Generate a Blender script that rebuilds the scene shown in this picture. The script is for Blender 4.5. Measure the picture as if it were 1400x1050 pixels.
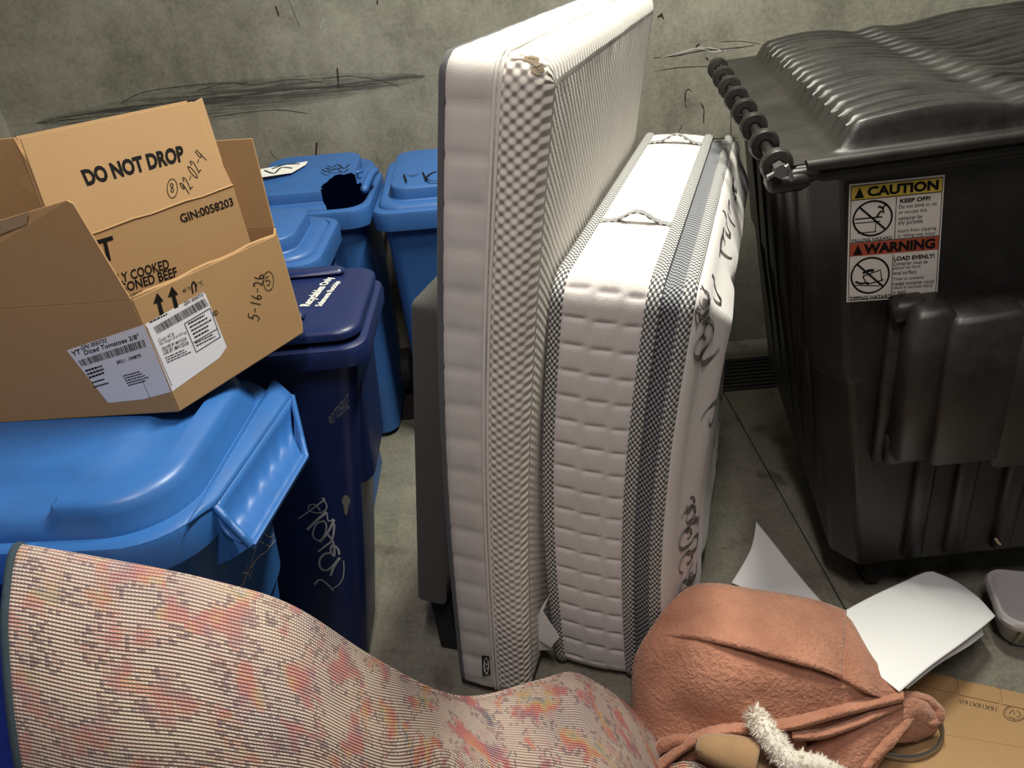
import bpy, bmesh, math, random
from mathutils import Vector, Matrix, noise

for _o in list(bpy.data.objects):
    bpy.data.objects.remove(_o, do_unlink=True)
SC = bpy.context.scene
COL = SC.collection
R = math.radians

# ------------------------------------------------------------------ camera
FPX, PITCH, ROLL, HCAM = 1050.0, R(29.7), R(5.0), 1.9
FWD = Vector((0, math.cos(PITCH), -math.sin(PITCH)))
_r0 = Vector((1, 0, 0)); _u0 = _r0.cross(FWD)
RIGHT = math.cos(ROLL)*_r0 - math.sin(ROLL)*_u0
UP = math.sin(ROLL)*_r0 + math.cos(ROLL)*_u0
CAM = Vector((0, 0, HCAM))
cd = bpy.data.cameras.new('camera'); cam = bpy.data.objects.new('camera', cd); COL.objects.link(cam)
cd.sensor_width = 36.0; cd.lens = 36.0*FPX/1400.0; cd.clip_start = 0.02
M = Matrix((RIGHT, UP, -FWD)).transposed().to_4x4(); M.translation = CAM
cam.matrix_world = M
SC.camera = cam

# ------------------------------------------------------------------ light
w = bpy.data.worlds.new('world'); SC.world = w; w.use_nodes = True
w.node_tree.nodes['Background'].inputs[0].default_value = (0.95, 0.98, 1.0, 1)
w.node_tree.nodes['Background'].inputs[1].default_value = 0.07
def area(name, loc, rot, sx, sy, power, col):
    l = bpy.data.lights.new(name, 'AREA'); l.shape = 'RECTANGLE'; l.size = sx; l.size_y = sy
    l.energy = power; l.color = col
    o = bpy.data.objects.new(name, l); COL.objects.link(o); o.location = loc; o.rotation_euler = rot
    return o
area('ceiling_lamp_back_offscreen', (0.72, 2.05, 3.8), (0, 0, R(90)), 1.2, 0.16, 116, (1.0, 0.99, 0.86))
area('ceiling_lamp_front_offscreen', (0.0, -0.1, 4.0), (0, 0, R(90)), 1.2, 0.16, 50, (1.0, 0.90, 0.86))
SC.view_settings.view_transform = 'Standard'
SC.view_settings.look = 'None'
SC.view_settings.gamma = 1.0
SC.view_settings.use_curve_mapping = False
SC.view_settings.exposure = 0.25

# ------------------------------------------------------------------ pixel helpers
def ray(x, y):
    return RIGHT*((x-700)/FPX) - UP*((y-525)/FPX) + FWD
def onz(x, y, z=0.0):
    d = ray(x, y); return CAM + d*((z-HCAM)/d.z)
def ony(x, y, Y):
    d = ray(x, y); return CAM + d*(Y/d.y)
def onpl(x, y, pl):
    d = ray(x, y); return CAM + d*((pl[0]-CAM).dot(pl[1])/d.dot(pl[1]))
def plane3(a, b, c):
    n = (b-a).cross(c-a).normalized()
    if n.dot(CAM-a) < 0: n = -n
    return (a.copy(), n)
def lerp(a, b, t): return a+(b-a)*t
def sstep(a, b, x):
    t = max(0.0, min(1.0, (x-a)/(b-a))); return t*t*(3-2*t)
def bump(x, c, w): return math.exp(-((x-c)/w)**2)

# ------------------------------------------------------------------ mesh builder
class MB:
    def __init__(s): s.v = []; s.f = []; s.uv = None
    def add(s, vs, fs):
        n = len(s.v); s.v += [Vector(p) for p in vs]; s.f += [tuple(i+n for i in f) for f in fs]; return s
    def box(s, c, d, rot=None):
        hx, hy, hz = d[0]/2, d[1]/2, d[2]/2
        vs = [Vector((x, y, z)) for x in (-hx, hx) for y in (-hy, hy) for z in (-hz, hz)]
        if rot is not None: vs = [rot @ p for p in vs]
        c = Vector(c)
        return s.add([p+c for p in vs], [(0,1,3,2),(4,6,7,5),(0,4,5,1),(2,3,7,6),(0,2,6,4),(1,5,7,3)])
    def bbox(s, fr, a, b, bev=0.0):
        """chamfered box from a to b in frame fr=(origin,e1,e2,e3)"""
        o, e1, e2, e3 = fr
        x0,y0,z0 = a; x1,y1,z1 = b
        rings = []
        k = min(bev, (x1-x0)/2.01, (y1-y0)/2.01, (z1-z0)/2.01)
        for (z, i) in ((z0, k), (z0+k, 0), (z1-k, 0), (z1, k)):
            pts = []
            for (cx, cy, sx, sy) in ((x1-i, y1-i, 1, 1), (x0+i, y1-i, -1, 1), (x0+i, y0+i, -1, -1), (x1-i, y0+i, 1, -1)):
                if sx*sy > 0: q = [(cx, cy-sy*k), (cx-sx*k, cy)]
                else: q = [(cx-sx*k, cy), (cx, cy-sy*k)]
                pts += q
            rings.append([o+e1*p[0]+e2*p[1]+e3*z for p in pts])
        return s.loft(rings, True, True)
    def loft(s, rings, cap0=False, cap1=False, closed=True):
        n = len(rings[0]); b = len(s.v)
        for r in rings: s.v += [Vector(p) for p in r]
        for i in range(len(rings)-1):
            for j in range(n if closed else n-1):
                k = (j+1) % n
                s.f.append((b+i*n+j, b+i*n+k, b+(i+1)*n+k, b+(i+1)*n+j))
        if cap0: s.f.append(tuple(b+j for j in reversed(range(n))))
        if cap1: s.f.append(tuple(b+(len(rings)-1)*n+j for j in range(n)))
        return s
    def tube(s, path, r, n=8, closed=False, cap=True):
        path = [Vector(p) for p in path]; rings = []
        m = len(path); prev = None
        for i, p in enumerate(path):
            if closed: t = path[(i+1) % m]-path[i-1]
            else: t = path[min(i+1, m-1)]-path[max(i-1, 0)]
            t.normalize()
            if prev is None:
                a = Vector((0, 0, 1)) if abs(t.z) < .9 else Vector((1, 0, 0))
            else: a = prev
            u = (a - t*a.dot(t)).normalized(); prev = u; v = t.cross(u)
            rr = r[i] if isinstance(r, (list, tuple)) else r
            rings.append([p+(u*math.cos(q)+v*math.sin(q))*rr for q in [2*math.pi*k/n for k in range(n)]])
        if closed: rings.append(rings[0])
        return s.loft(rings, cap and not closed, cap and not closed)
    def slab(s, p4, th, nrm=None):
        p4 = [Vector(p) for p in p4]
        if nrm is None: nrm = (p4[1]-p4[0]).cross(p4[3]-p4[0]).normalized()
        h = nrm*th/2
        vs = [p+h for p in p4]+[p-h for p in p4]; n = len(p4)
        fs = [tuple(range(n)), tuple(reversed(range(n, 2*n)))]
        for i in range(n):
            k = (i+1) % n; fs.append((i, n+i, n+k, k))
        return s.add(vs, fs)
    def ribbon(s, path, w, nrm):
        path = [Vector(p) for p in path]; m = len(path); a = []; b = []
        for i, p in enumerate(path):
            t = (path[min(i+1, m-1)]-path[max(i-1, 0)])
            if t.length < 1e-9: t = Vector((1, 0, 0))
            q = t.normalized().cross(nrm).normalized()
            ww = w[i] if isinstance(w, (list, tuple)) else w
            a.append(p+q*ww/2); b.append(p-q*ww/2)
        n0 = len(s.v); s.v += a+b
        for i in range(m-1): s.f.append((n0+i, n0+i+1, n0+m+i+1, n0+m+i))
        return s
    def poly(s, pts):
        n = len(s.v); s.v += [Vector(p) for p in pts]; s.f.append(tuple(range(n, n+len(pts)))); return s
    def grid(s, rows, uvs=None):
        n0 = len(s.v); nr = len(rows); nc = len(rows[0])
        for r in rows: s.v += [Vector(p) for p in r]
        for i in range(nr-1):
            for j in range(nc-1):
                s.f.append((n0+i*nc+j, n0+i*nc+j+1, n0+(i+1)*nc+j+1, n0+(i+1)*nc+j))
        if uvs: s.uv = uvs
        return s
    def build(s, name, mat, parent=None, smooth=False, sharp=None, solid=0.0, bevel=0.0, subd=0, offset=0.0):
        base = Vector((0, 0, 0))
        if parent is not None: base = WLOC.get(parent.name, Vector((0, 0, 0)))
        me = bpy.data.meshes.new(name)
        me.from_pydata([tuple(p-base) for p in s.v], [], s.f)
        if s.uv:
            ul = me.uv_layers.new(name='UVMap')
            for l in me.loops: ul.data[l.index].uv = s.uv[l.vertex_index]
        bm = bmesh.new(); bm.from_mesh(me)
        bmesh.ops.recalc_face_normals(bm, faces=bm.faces); bm.to_mesh(me); bm.free()
        if smooth:
            for p in me.polygons: p.use_smooth = True
            if sharp: me.set_sharp_from_angle(angle=R(sharp))
        me.materials.append(mat)
        o = bpy.data.objects.new(name, me); COL.objects.link(o)
        if parent is not None:
            o.parent = parent; WLOC[o.name] = base
        if solid:
            m = o.modifiers.new('solid', 'SOLIDIFY'); m.thickness = solid; m.offset = offset
        if bevel:
            m = o.modifiers.new('bevel', 'BEVEL'); m.width = bevel; m.segments = 2; m.limit_method = 'ANGLE'
        if subd:
            m = o.modifiers.new('subd', 'SUBSURF'); m.levels = subd; m.render_levels = subd
        return o
WLOC = {}
def thing(name, label, cat, loc, group=None):
    o = bpy.data.objects.new(name, None); COL.objects.link(o); o.location = Vector(loc)
    o.empty_display_size = 0.1
    WLOC[o.name] = Vector(loc)
    return tag(o, label, cat, group)
def tag(o, label, cat, group=None):
    o['label'] = label; o['category'] = cat
    if group: o['group'] = group
    return o
def struct(o, label=None, cat=None):
    o['kind'] = 'structure'
    if label: o['label'] = label
    if cat: o['category'] = cat
    return o
def crom(pts, k):
    """Catmull-Rom resample of a list of vectors (any dim) -> k points per segment"""
    out = []; n = len(pts)
    for i in range(n-1):
        p0 = pts[max(i-1, 0)]; p1 = pts[i]; p2 = pts[i+1]; p3 = pts[min(i+2, n-1)]
        for j in range(k):
            t = j/k
            out.append(0.5*((2*p1)+(p2-p0)*t+(2*p0-5*p1+4*p2-p3)*t*t+(3*p1-p0-3*p2+p3)*t**3))
    out.append(pts[-1].copy()); return out
def rrect(l, w, r, n=8):
    """rounded rectangle outline, counter-clockwise"""
    r = min(r, l/2-1e-4, w/2-1e-4); pts = []
    for (cx, cy, a0) in ((l/2-r, w/2-r, 0), (-l/2+r, w/2-r, 90), (-l/2+r, -w/2+r, 180), (l/2-r, -w/2+r, 270)):
        for k in range(n+1):
            a = R(a0+90*k/n); pts.append((cx+r*math.cos(a), cy+r*math.sin(a)))
    return pts

# ------------------------------------------------------------------ pixel-placed flat print
def text_mesh(body, bold=0.0):
    cu = bpy.data.curves.new('txt', 'FONT'); cu.body = body; cu.size = 1.0; cu.offset = bold
    cu.resolution_u = 3; cu.fill_mode = 'BOTH'
    o = bpy.data.objects.new('txt', cu); COL.objects.link(o)
    dg = bpy.context.evaluated_depsgraph_get(); dg.update()
    me = o.evaluated_get(dg).to_mesh()
    vs = [v.co.copy() for v in me.vertices]; fs = [tuple(p.vertices) for p in me.polygons]
    o.evaluated_get(dg).to_mesh_clear()
    bpy.data.objects.remove(o, do_unlink=True); bpy.data.curves.remove(cu)
    return vs, fs
def text_quad(mb, body, quad, nrm, off=0.0008, bold=0.02, caps=True):
    """stretch a line of text over a world quad BL,BR,TR,TL"""
    vs, fs = text_mesh(body, bold)
    x0 = min(v.x for v in vs); x1 = max(v.x for v in vs); y0 = min(v.y for v in vs); y1 = max(v.y for v in vs)
    out = []
    for v in vs:
        u = (v.x-x0)/(x1-x0); t = (v.y-y0)/(y1-y0)
        out.append(lerp(lerp(quad[0], quad[1], u), lerp(quad[3], quad[2], u), t)+nrm*off)
    mb.add(out, fs); return mb
def ptext(mb, body, px, pl, off=0.0008, bold=0.02):
    return text_quad(mb, body, [onpl(x, y, pl) for x, y in px], pl[1], off, bold)
def ppoly(mb, px, pl, off=0.0005):
    return mb.poly([onpl(x, y, pl)+pl[1]*off for x, y in px])
def pline(mb, px, w, pl, off=0.0009, smooth=4):
    pts = [onpl(x, y, pl)+pl[1]*off for x, y in px]
    if smooth and len(pts) > 2: pts = crom(pts, smooth)
    return mb.ribbon(pts, w, pl[1])
def bil(q, u, v): return lerp(lerp(q[0], q[1], u), lerp(q[3], q[2], u), v)

# ------------------------------------------------------------------ materials
def newmat(name):
    m = bpy.data.materials.new(name); m.use_nodes = True
    nt = m.node_tree; return m, nt, nt.nodes['Principled BSDF']
def nd(nt, t, **kw):
    n = nt.nodes.new(t)
    for k, v in kw.items():
        if k in ('operation', 'blend_type', 'data_type', 'feature', 'noise_dimensions', 'wave_type', 'bands_direction', 'wave_profile', 'interpolation_type', 'distance', 'vector_type'):
            setattr(n, k, v)
        else:
            n.inputs[k].default_value = v
    return n
def ln(nt, a, b): nt.links.new(a, b)
def ramp(nt, src, stops):
    n = nt.nodes.new('ShaderNodeValToRGB'); e = n.color_ramp.elements
    while len(e) > 1: e.remove(e[-1])
    e[0].position = stops[0][0]; e[0].color = (*stops[0][1], 1)
    for p, c in stops[1:]:
        k = e.new(p); k.color = (*c, 1)
    ln(nt, src, n.inputs[0]); return n.outputs[0]
def mixc(nt, fac, a, b, mode='MIX'):
    n = nt.nodes.new('ShaderNodeMix'); n.data_type = 'RGBA'; n.blend_type = mode
    for i, x in ((0, fac), (6, a), (7, b)):
        if isinstance(x, (int, float)): n.inputs[i].default_value = x
        elif isinstance(x, tuple): n.inputs[i].default_value = (*x, 1)
        else: ln(nt, x, n.inputs[i])
    return n.outputs[2]
def math2(nt, op, a, b=None, c=None, clamp=False):
    n = nt.nodes.new('ShaderNodeMath'); n.operation = op; n.use_clamp = clamp
    for i, x in enumerate((a, b, c)):
        if x is None: continue
        if isinstance(x, (int, float)): n.inputs[i].default_value = x
        else: ln(nt, x, n.inputs[i])
    return n.outputs[0]
def coords(nt, kind='Object'):
    return nt.nodes.new('ShaderNodeTexCoord').outputs[kind]
def mapping(nt, vec, scale=(1, 1, 1), rot=(0, 0, 0), loc=(0, 0, 0)):
    n = nt.nodes.new('ShaderNodeMapping'); ln(nt, vec, n.inputs[0])
    n.inputs['Scale'].default_value = scale; n.inputs['Rotation'].default_value = rot; n.inputs['Location'].default_value = loc
    return n.outputs[0]
def noisef(nt, vec, scale, detail=4, rough=.55):
    n = nd(nt, 'ShaderNodeTexNoise', Scale=scale, Detail=detail, Roughness=rough); ln(nt, vec, n.inputs['Vector']); return n.outputs['Fac']
def bumpn(nt, b, h, strength, dist, prev=None):
    n = nd(nt, 'ShaderNodeBump', Strength=strength, Distance=dist); ln(nt, h, n.inputs['Height'])
    if prev is not None: ln(nt, prev, n.inputs['Normal'])
    ln(nt, n.outputs[0], b.inputs['Normal']); return n.outputs[0]
def plain(name, col, rough=.6, var=.12, nscale=8, bs=.15, bscale=120, bd=.001, metal=0.0, spec=.5, sheen=0.0, coat=0.0):
    m, nt, b = newmat(name); v = coords(nt)
    f = noisef(nt, v, nscale)
    c = mixc(nt, math2(nt, 'MULTIPLY', math2(nt, 'SUBTRACT', f, .35, clamp=True), var*6, clamp=True), col, tuple(x*(1-var*2) for x in col))
    ln(nt, c, b.inputs['Base Color'])
    b.inputs['Roughness'].default_value = rough; b.inputs['Metallic'].default_value = metal
    b.inputs['Specular IOR Level'].default_value = spec
    if sheen:
        b.inputs['Sheen Weight'].default_value = sheen; b.inputs['Sheen Roughness'].default_value = .5
    if bs: bumpn(nt, b, noisef(nt, v, bscale, 3), bs, bd)
    return m
# ------------------------------------------------------------------ setting materials
WALLY = 3.58
def mat_wall():
    m, nt, b = newmat('concrete_wall'); v = coords(nt)
    big = noisef(nt, v, 1.6, 6, .6); mid = noisef(nt, v, 6, 6, .65); fine = noisef(nt, v, 60, 4, .7)
    c = ramp(nt, big, [(.32, (.12, .11, .08)), (.5, (.23, .217, .17)), (.68, (.33, .315, .255))])
    c = mixc(nt, .5, c, ramp(nt, mid, [(.32, (.095, .09, .068)), (.52, (.29, .275, .22)), (.72, (.42, .40, .33))]))
    c = mixc(nt, .25, c, ramp(nt, fine, [(.35, (.13, .125, .10)), (.6, (.34, .325, .27))]))
    # vertical run marks
    vs = mapping(nt, v, (7, 7, .5)); st = noisef(nt, vs, 1.5, 4, .6)
    c = mixc(nt, math2(nt, 'MULTIPLY', math2(nt, 'SUBTRACT', st, .52, clamp=True), 2.2, clamp=True), c, (.17, .16, .13))
    # bug holes
    vo = nd(nt, 'ShaderNodeTexVoronoi', Scale=16.0); ln(nt, v, vo.inputs['Vector'])
    big_n = noisef(nt, v, 3.1, 2)
    hole = math2(nt, 'LESS_THAN', vo.outputs['Distance'], math2(nt, 'MULTIPLY', math2(nt, 'SUBTRACT', big_n, .5, clamp=True), .55))
    # long rubber scuff running along the wall at bumper height
    sx = nt.nodes.new('ShaderNodeSeparateXYZ'); ln(nt, v, sx.inputs[0])
    X, Z = sx.outputs[0], sx.outputs[2]
    wob = noisef(nt, mapping(nt, v, (1.2, 1, 3)), 1.5, 3)
    zc = math2(nt, 'ADD', math2(nt, 'MULTIPLY', X, .035), 1.445)
    d = math2(nt, 'ABSOLUTE', math2(nt, 'ADD', math2(nt, 'SUBTRACT', Z, zc), math2(nt, 'MULTIPLY', math2(nt, 'SUBTRACT', wob, .5), .05)))
    xm = math2(nt, 'SUBTRACT', 1.0, math2(nt, 'ABSOLUTE', math2(nt, 'DIVIDE', math2(nt, 'ADD', X, 1.12), .86)), clamp=True)
    wid = math2(nt, 'MULTIPLY', math2(nt, 'POWER', xm, .6), .085)
    core = math2(nt, 'SUBTRACT', 1.0, math2(nt, 'DIVIDE', d, math2(nt, 'ADD', wid, .0005)), clamp=True)
    str_n = noisef(nt, mapping(nt, v, (3, 1, 90), (0, R(-2), 0)), 1.2, 5, .7)
    sm = math2(nt, 'MULTIPLY', math2(nt, 'POWER', core, .5), math2(nt, 'MULTIPLY', math2(nt, 'SUBTRACT', str_n, .36, clamp=True), 6.0, clamp=True), clamp=True)
    c = mixc(nt, math2(nt, 'MULTIPLY', sm, .95), c, (.028, .027, .025))
    ln(nt, c, b.inputs['Base Color']); b.inputs['Roughness'].default_value = .85
    h = math2(nt, 'ADD', math2(nt, 'MULTIPLY', fine, .4), math2(nt, 'SUBTRACT', mid, hole))
    bumpn(nt, b, h, .25, .006)
    return m
def mat_floor():
    m, nt, b = newmat('concrete_floor'); v = coords(nt)
    big = noisef(nt, v, 2.2, 6, .65); mid = noisef(nt, v, 9, 6, .7); fine = noisef(nt, v, 70, 4, .7)
    c = ramp(nt, big, [(.3, (.10, .094, .068)), (.5, (.18, .168, .125)), (.7, (.25, .235, .18))])
    c = mixc(nt, .5, c, ramp(nt, mid, [(.32, (.07, .065, .05)), (.5, (.19, .178, .135)), (.72, (.27, .255, .20))]))
    c = mixc(nt, .25, c, ramp(nt, fine, [(.35, (.12, .11, .09)), (.6, (.36, .34, .28))]))
    st = noisef(nt, v, 5.2, 3, .5)
    c = mixc(nt, math2(nt, 'MULTIPLY', math2(nt, 'SUBTRACT', st, .60, clamp=True), 8, clamp=True), c, (.085, .07, .05))
    ln(nt, c, b.inputs['Base Color']); b.inputs['Roughness'].default_value = .75
    bumpn(nt, b, math2(nt, 'ADD', mid, math2(nt, 'MULTIPLY', fine, .5)), .25, .004)
    return m
M_WALL = mat_wall(); M_FLOOR = mat_floor()
M_BLACK = plain('black_matte', (.014, .014, .014), .8)
M_STRIP = plain('dark_strip', (.03, .028, .026), .7, .2, 30)
M_RUST = plain('rust_stain', (.035, .014, .008), .9, .3, 40)
M_DIRT = plain('dark_mark', (.03, .027, .022), .9, .3, 40)
M_SCR = plain('scuff_line', (.085, .08, .068), .9, .3, 40)
M_LIME = plain('white_efflorescence', (.42, .41, .37), .9, .2, 40)

# ------------------------------------------------------------------ setting
XL = ony(15, 186, WALLY).x
PLW = (Vector((0, WALLY, 0)), Vector((0, -1, 0)))
wall = struct(MB().box(((XL+4.2)/2, WALLY+.1, 1.7), (4.2-XL+.4, .2, 3.5)).build('wall_back', M_WALL), 'grey concrete back wall with scuffs and rust drips')
struct(MB().box((XL-.1, 1.0, 1.7), (.2, 5.16, 3.5)).build('wall_left', M_WALL), 'grey concrete side wall')
XJ = 0.985
fl = MB()
fl.box(((XL+XJ)/2, (3.08-2)/2, -.06), (XJ-XL, 5.08, .12))
fl.box(((XJ+.006+4.2)/2, (3.08-2)/2, -.06), (4.2-XJ-.006, 5.08, .12))
fl.box(((XL+4.2)/2, (3.39+WALLY)/2, -.06), (4.2-XL, WALLY-3.39, .12))
fl.box(((XL+4.2)/2, .8, -.1), (4.2-XL, 5.5, .1))
floor = struct(fl.build('floor', M_FLOOR), 'stained olive grey concrete floor with a joint')
dr = MB()  # dark slats over a plate, filling the floor gap near the back wall
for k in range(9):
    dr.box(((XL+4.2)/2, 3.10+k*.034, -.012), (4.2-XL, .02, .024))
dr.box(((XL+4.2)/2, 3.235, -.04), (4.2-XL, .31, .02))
struct(dr.build('trim_1', M_STRIP), 'dark slatted strip in the floor along the back wall')

# wall marks: form joint, drips, small chips
for nm, mt, lines in (
    ('form_joint', M_DIRT, [([(893, 79), (925, 76), (960, 69), (1000, 66), (1030, 62)], .008), ([(893, 98), (930, 92), (990, 90)], .004), ([(985, 57), (1010, 56), (1040, 60)], .004),
                   ([(893, 192), (960, 190), (1010, 188)], .006)]),
    ('lime_line', M_LIME, [([(900, 80), (930, 72), (955, 66), (975, 71), (1005, 66)], .012), ([(955, 64), (975, 66), (990, 70)], .010), ([(441, 27), (440, 33), (438, 40)], .014)]),
    ('rust_drip', M_RUST, [([(946, 125), (941, 122), (937, 127), (937, 140), (939, 147)], .010), ([(957, 140), (962, 148), (962, 158), (962, 170)], .010), ([(999, 121), (996, 124), (996, 135), (999, 150), (999, 187)], .010),
                  ([(933, 171), (928, 181), (928, 193)], .007), ([(461, 92), (462, 105), (463, 121)], .012), ([(433, 195), (432, 215)], .014), ([(904, 18), (907, 26)], .022), ([(899, 23), (904, 21)], .02),
                  ([(951, 64), (956, 60)], .018), ([(982, 88), (983, 95)], .016), ([(971, 83), (974, 90)], .012), ([(965, 78), (968, 82)], .012), ([(516, 0), (516, 6)], .012), ([(377, 8), (381, 22)], .012)]),
    ('scratch', M_SCR, [([(165, 142), (190, 128), (230, 120), (290, 114), (340, 113)], .006), ([(270, 124), (310, 113), (345, 116), (400, 108), (440, 113)], .005), ([(440, 108), (480, 104), (520, 110), (545, 118)], .005),
                 ([(50, 168), (90, 160), (150, 150), (230, 140), (330, 132)], .009), ([(395, 0), (410, 37)], .004), ([(232, 10), (243, 55)], .003),
                 ([(290, 160), (330, 154), (380, 150), (420, 155)], .006), ([(370, 205), (372, 210), (388, 228)], .005)])):
    for pts, wd in lines:
        mb = MB(); pl2 = PLW
        P = crom([onpl(x, y, pl2)+Vector((0, -.0012, 0)) for x, y in pts], 5) if len(pts) > 2 else [onpl(x, y, pl2)+Vector((0, -.0012, 0)) for x, y in pts]
        n = len(P); W = [.75*wd*(.45+.55*math.sin(math.pi*(i+.5)/n))*(.7+.6*noise.noise(P[i]*60)) for i in range(n)]
        mb.ribbon(P, W, Vector((0, -1, 0))).build(nm, mt, wall)

# ------------------------------------------------------------------ wheeled carts
def mat_cart(name, col, rough=.38):
    m, nt, b = newmat(name); v = coords(nt)
    f = noisef(nt, v, 9, 5, .6); s = noisef(nt, mapping(nt, v, (30, 30, 6)), 3, 4, .7)
    c = mixc(nt, math2(nt, 'MULTIPLY', math2(nt, 'SUBTRACT', f, .5, clamp=True), 1.6, clamp=True), col, tuple(x*.55+.012 for x in col))
    c = mixc(nt, math2(nt, 'MULTIPLY', math2(nt, 'SUBTRACT', s, .66, clamp=True), 4, clamp=True), c, tuple(min(1, x*.6+.16) for x in col))
    ln(nt, c, b.inputs['Base Color'])
    rr = math2(nt, 'ADD', math2(nt, 'MULTIPLY', f, .25), rough-.12); ln(nt, rr, b.inputs['Roughness'])
    bumpn(nt, b, noisef(nt, v, 45, 3), .12, .002)
    return m
M_BLUE = mat_cart('blue_plastic', (.030, .135, .40))
M_BLUE2 = mat_cart('blue_plastic_faded', (.035, .125, .36), .45)
M_NAVY = mat_cart('navy_plastic', (.010, .020, .088), .36)
M_RUBBER = plain('black_rubber', (.012, .012, .012), .7)
M_WHITEINK = plain('white_ink', (.78, .78, .72), .6, .05)
M_CHALK = plain('white_paint_pen', (.62, .63, .62), .7, .2, 60)
M_BLACKINK = plain('black_ink', (.008, .0075, .007), .8, .05, spec=.15)
M_PAPER = plain('paper_label', (.80, .79, .76), .6, .04, 20)

class Cart:
    def __init__(s, label, cx, cy, L, W, zr, ang, base, mat, group, r=.12, lid=None, name='wheeled_cart', liph=.07):
        s.cx, s.cy, s.L, s.W, s.zr, s.a, s.mat, s.r = cx, cy, L, W, zr, R(ang), mat, r
        bx, by, bl, bw = base
        b0 = s.P(bx, by, 0)
        s.root = thing(name, label, 'recycling bin', b0, group)
        def ring(z, l, w, ox, oy, rr): return [s.P(ox+x, oy+y, z) for x, y in rrect(l, w, rr)]
        def mix(t, l, w): return (lerp(bl, l, t), lerp(bw, w, t), bx*(1-t), by*(1-t))
        rings = []
        Lb, Wb = L-.07, W-.07
        for t, z, ins in ((0, 0.012, .03), (0, .03, 0), (.03, .06, 0), (.3, .3*zr, 0), (.6, .6*zr, 0), (.85, .82*zr, 0), (1, zr-liph-.02, 0)):
            l, w_, ox, oy = mix(t, Lb, Wb); rings.append(ring(z, l-ins, w_-ins, ox, oy, r*.8))
        for dz, d in ((-liph, .035), (-liph-.004, .0), (-.02, -.004), (-.006, .004), (0, .02), (0, .05), (-.05, .08), (-.45, .12)):
            rings.append(ring(zr+dz, L-d, W-d, 0, 0, r))
        mb = MB().loft(rings, True, True)
        s.body = mb.build('body', mat, s.root, True, 35)
        # wheels, axle, handle at the back
        zc = .11; xb = bx-bl/2+.02
        for sg in (-1, 1):
            yy = by+sg*(bw/2+.02)
            prof = [(0, .02), (.02, .035), (.095, .035), (.11, .02), (.11, -.02), (.095, -.035), (.02, -.035), (0, -.02)]
            rg = []
            for k in range(25):
                q = 2*math.pi*k/24
                rg.append([s.P(xb+p*math.cos(q), yy+o, zc+p*math.sin(q)) for p, o in prof])
            wl = MB().loft(rg, closed=False).build('wheel', M_RUBBER, s.root, True, 40)
            hb = MB().tube([s.P(xb, yy-.04, zc), s.P(xb, yy+.04, zc)], .03, 12).build('hub', mat, wl, True, 40)
        MB().tube([s.P(xb, by-bw/2-.03, zc), s.P(xb, by+bw/2+.03, zc)], .011, 8).build('axle', M_RUBBER, s.root, True, 40)
        hx = -L/2-.05
        MB().tube(crom([s.P(-L/2+.01, -W*.36, zr-.02), s.P(hx, -W*.36, zr+.01), s.P(hx-.01, -W*.2, zr+.015), s.P(hx-.01, W*.2, zr+.015), s.P(hx, W*.36, zr+.01), s.P(-L/2+.01, W*.36, zr-.02)], 6), .015, 8).build('handle', mat, s.root, True, 50)
    def P(s, x, y, z):
        c, n = math.cos(s.a), math.sin(s.a)
        return Vector((s.cx+x*c-y*n, s.cy+x*n+y*c, z))
    def lid(s, prof, hf=None, tilt=0.0, dl=.0, r=None, hole=None, skirt=.03, z0=.006, nper=10):
        """prof: list of (scale, height); hf(x,y,s) extra height"""
        r = r or s.r; L, W = s.L+dl, s.W+dl
        out0 = rrect(L, W, r, nper); out = []
        for i, p in enumerate(out0):
            q = out0[(i+1) % len(out0)]; k = max(1, int(math.hypot(q[0]-p[0], q[1]-p[1])/.012))
            out += [(lerp(p[0], q[0], t/k), lerp(p[1], q[1], t/k)) for t in range(k)]
        nrm = len(out)
        rows = []
        for sc, h in prof:
            ring = []
            for x, y in out:
                # scale towards the outline by constant inset, so corners stay parallel
                px, py = x*sc, y*sc
                z = s.zr+z0+h+tilt*(L/2-px)/L
                if hf: z += hf(px, py, sc)
                ring.append(s.P(px, py, z))
            rows.append(ring)
        edge = rows[-1]
        rows.append([p+Vector((0, 0, -skirt*.3)) for p in [s.P(x*1.008, y*1.008, 0)+Vector((0, 0, e.z)) for (x, y), e in zip(out, edge)]])
        rows.append([s.P(x*1.008, y*1.008, 0)+Vector((0, 0, e.z-skirt)) for (x, y), e in zip(out, edge)])
        rows.append([s.P(x*.985, y*.985, 0)+Vector((0, 0, e.z-skirt)) for (x, y), e in zip(out, edge)])
        rows.append([s.P(x*.985, y*.985, 0)+Vector((0, 0, e.z-.012)) for (x, y), e in zip(out, edge)])
        mb = MB(); mb.loft(rows, True, False)
        # underside shell so that the lid has thickness
        if hole:
            keep = []
            for f in mb.f:
                c = sum((mb.v[i] for i in f), Vector())/len(f)
                if not hole(c): keep.append(f)
            mb.f = keep
        s.lido = mb.build('lid', s.mat, s.root, True, 40)
        return s.lido
    def bead(s, pts, rad, name='lid_rib', n=10, flat=1.0):
        P = [s.P(*p) for p in pts]
        return MB().tube(P, rad, n).build(name, s.mat, s.lido, True, 60)
    def bar(s, x0, x1, y, w, h, zb, name='lid_rib', bev=.012):
        o = s.P(0, 0, 0); e1 = s.P(1, 0, 0)-o; e2 = s.P(0, 1, 0)-o
        return MB().bbox((o, e1, e2, Vector((0, 0, 1))), (x0, y-w/2, zb), (x1, y+w/2, zb+h), bev).build(name, s.mat, s.lido, True, 60)
    def topplane(s, z, tilt=0.0):
        a, b_, c = s.P(0, 0, z), s.P(.1, 0, z-tilt*.1/s.L), s.P(0, .1, z)
        return plane3(a, b_, c)

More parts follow.
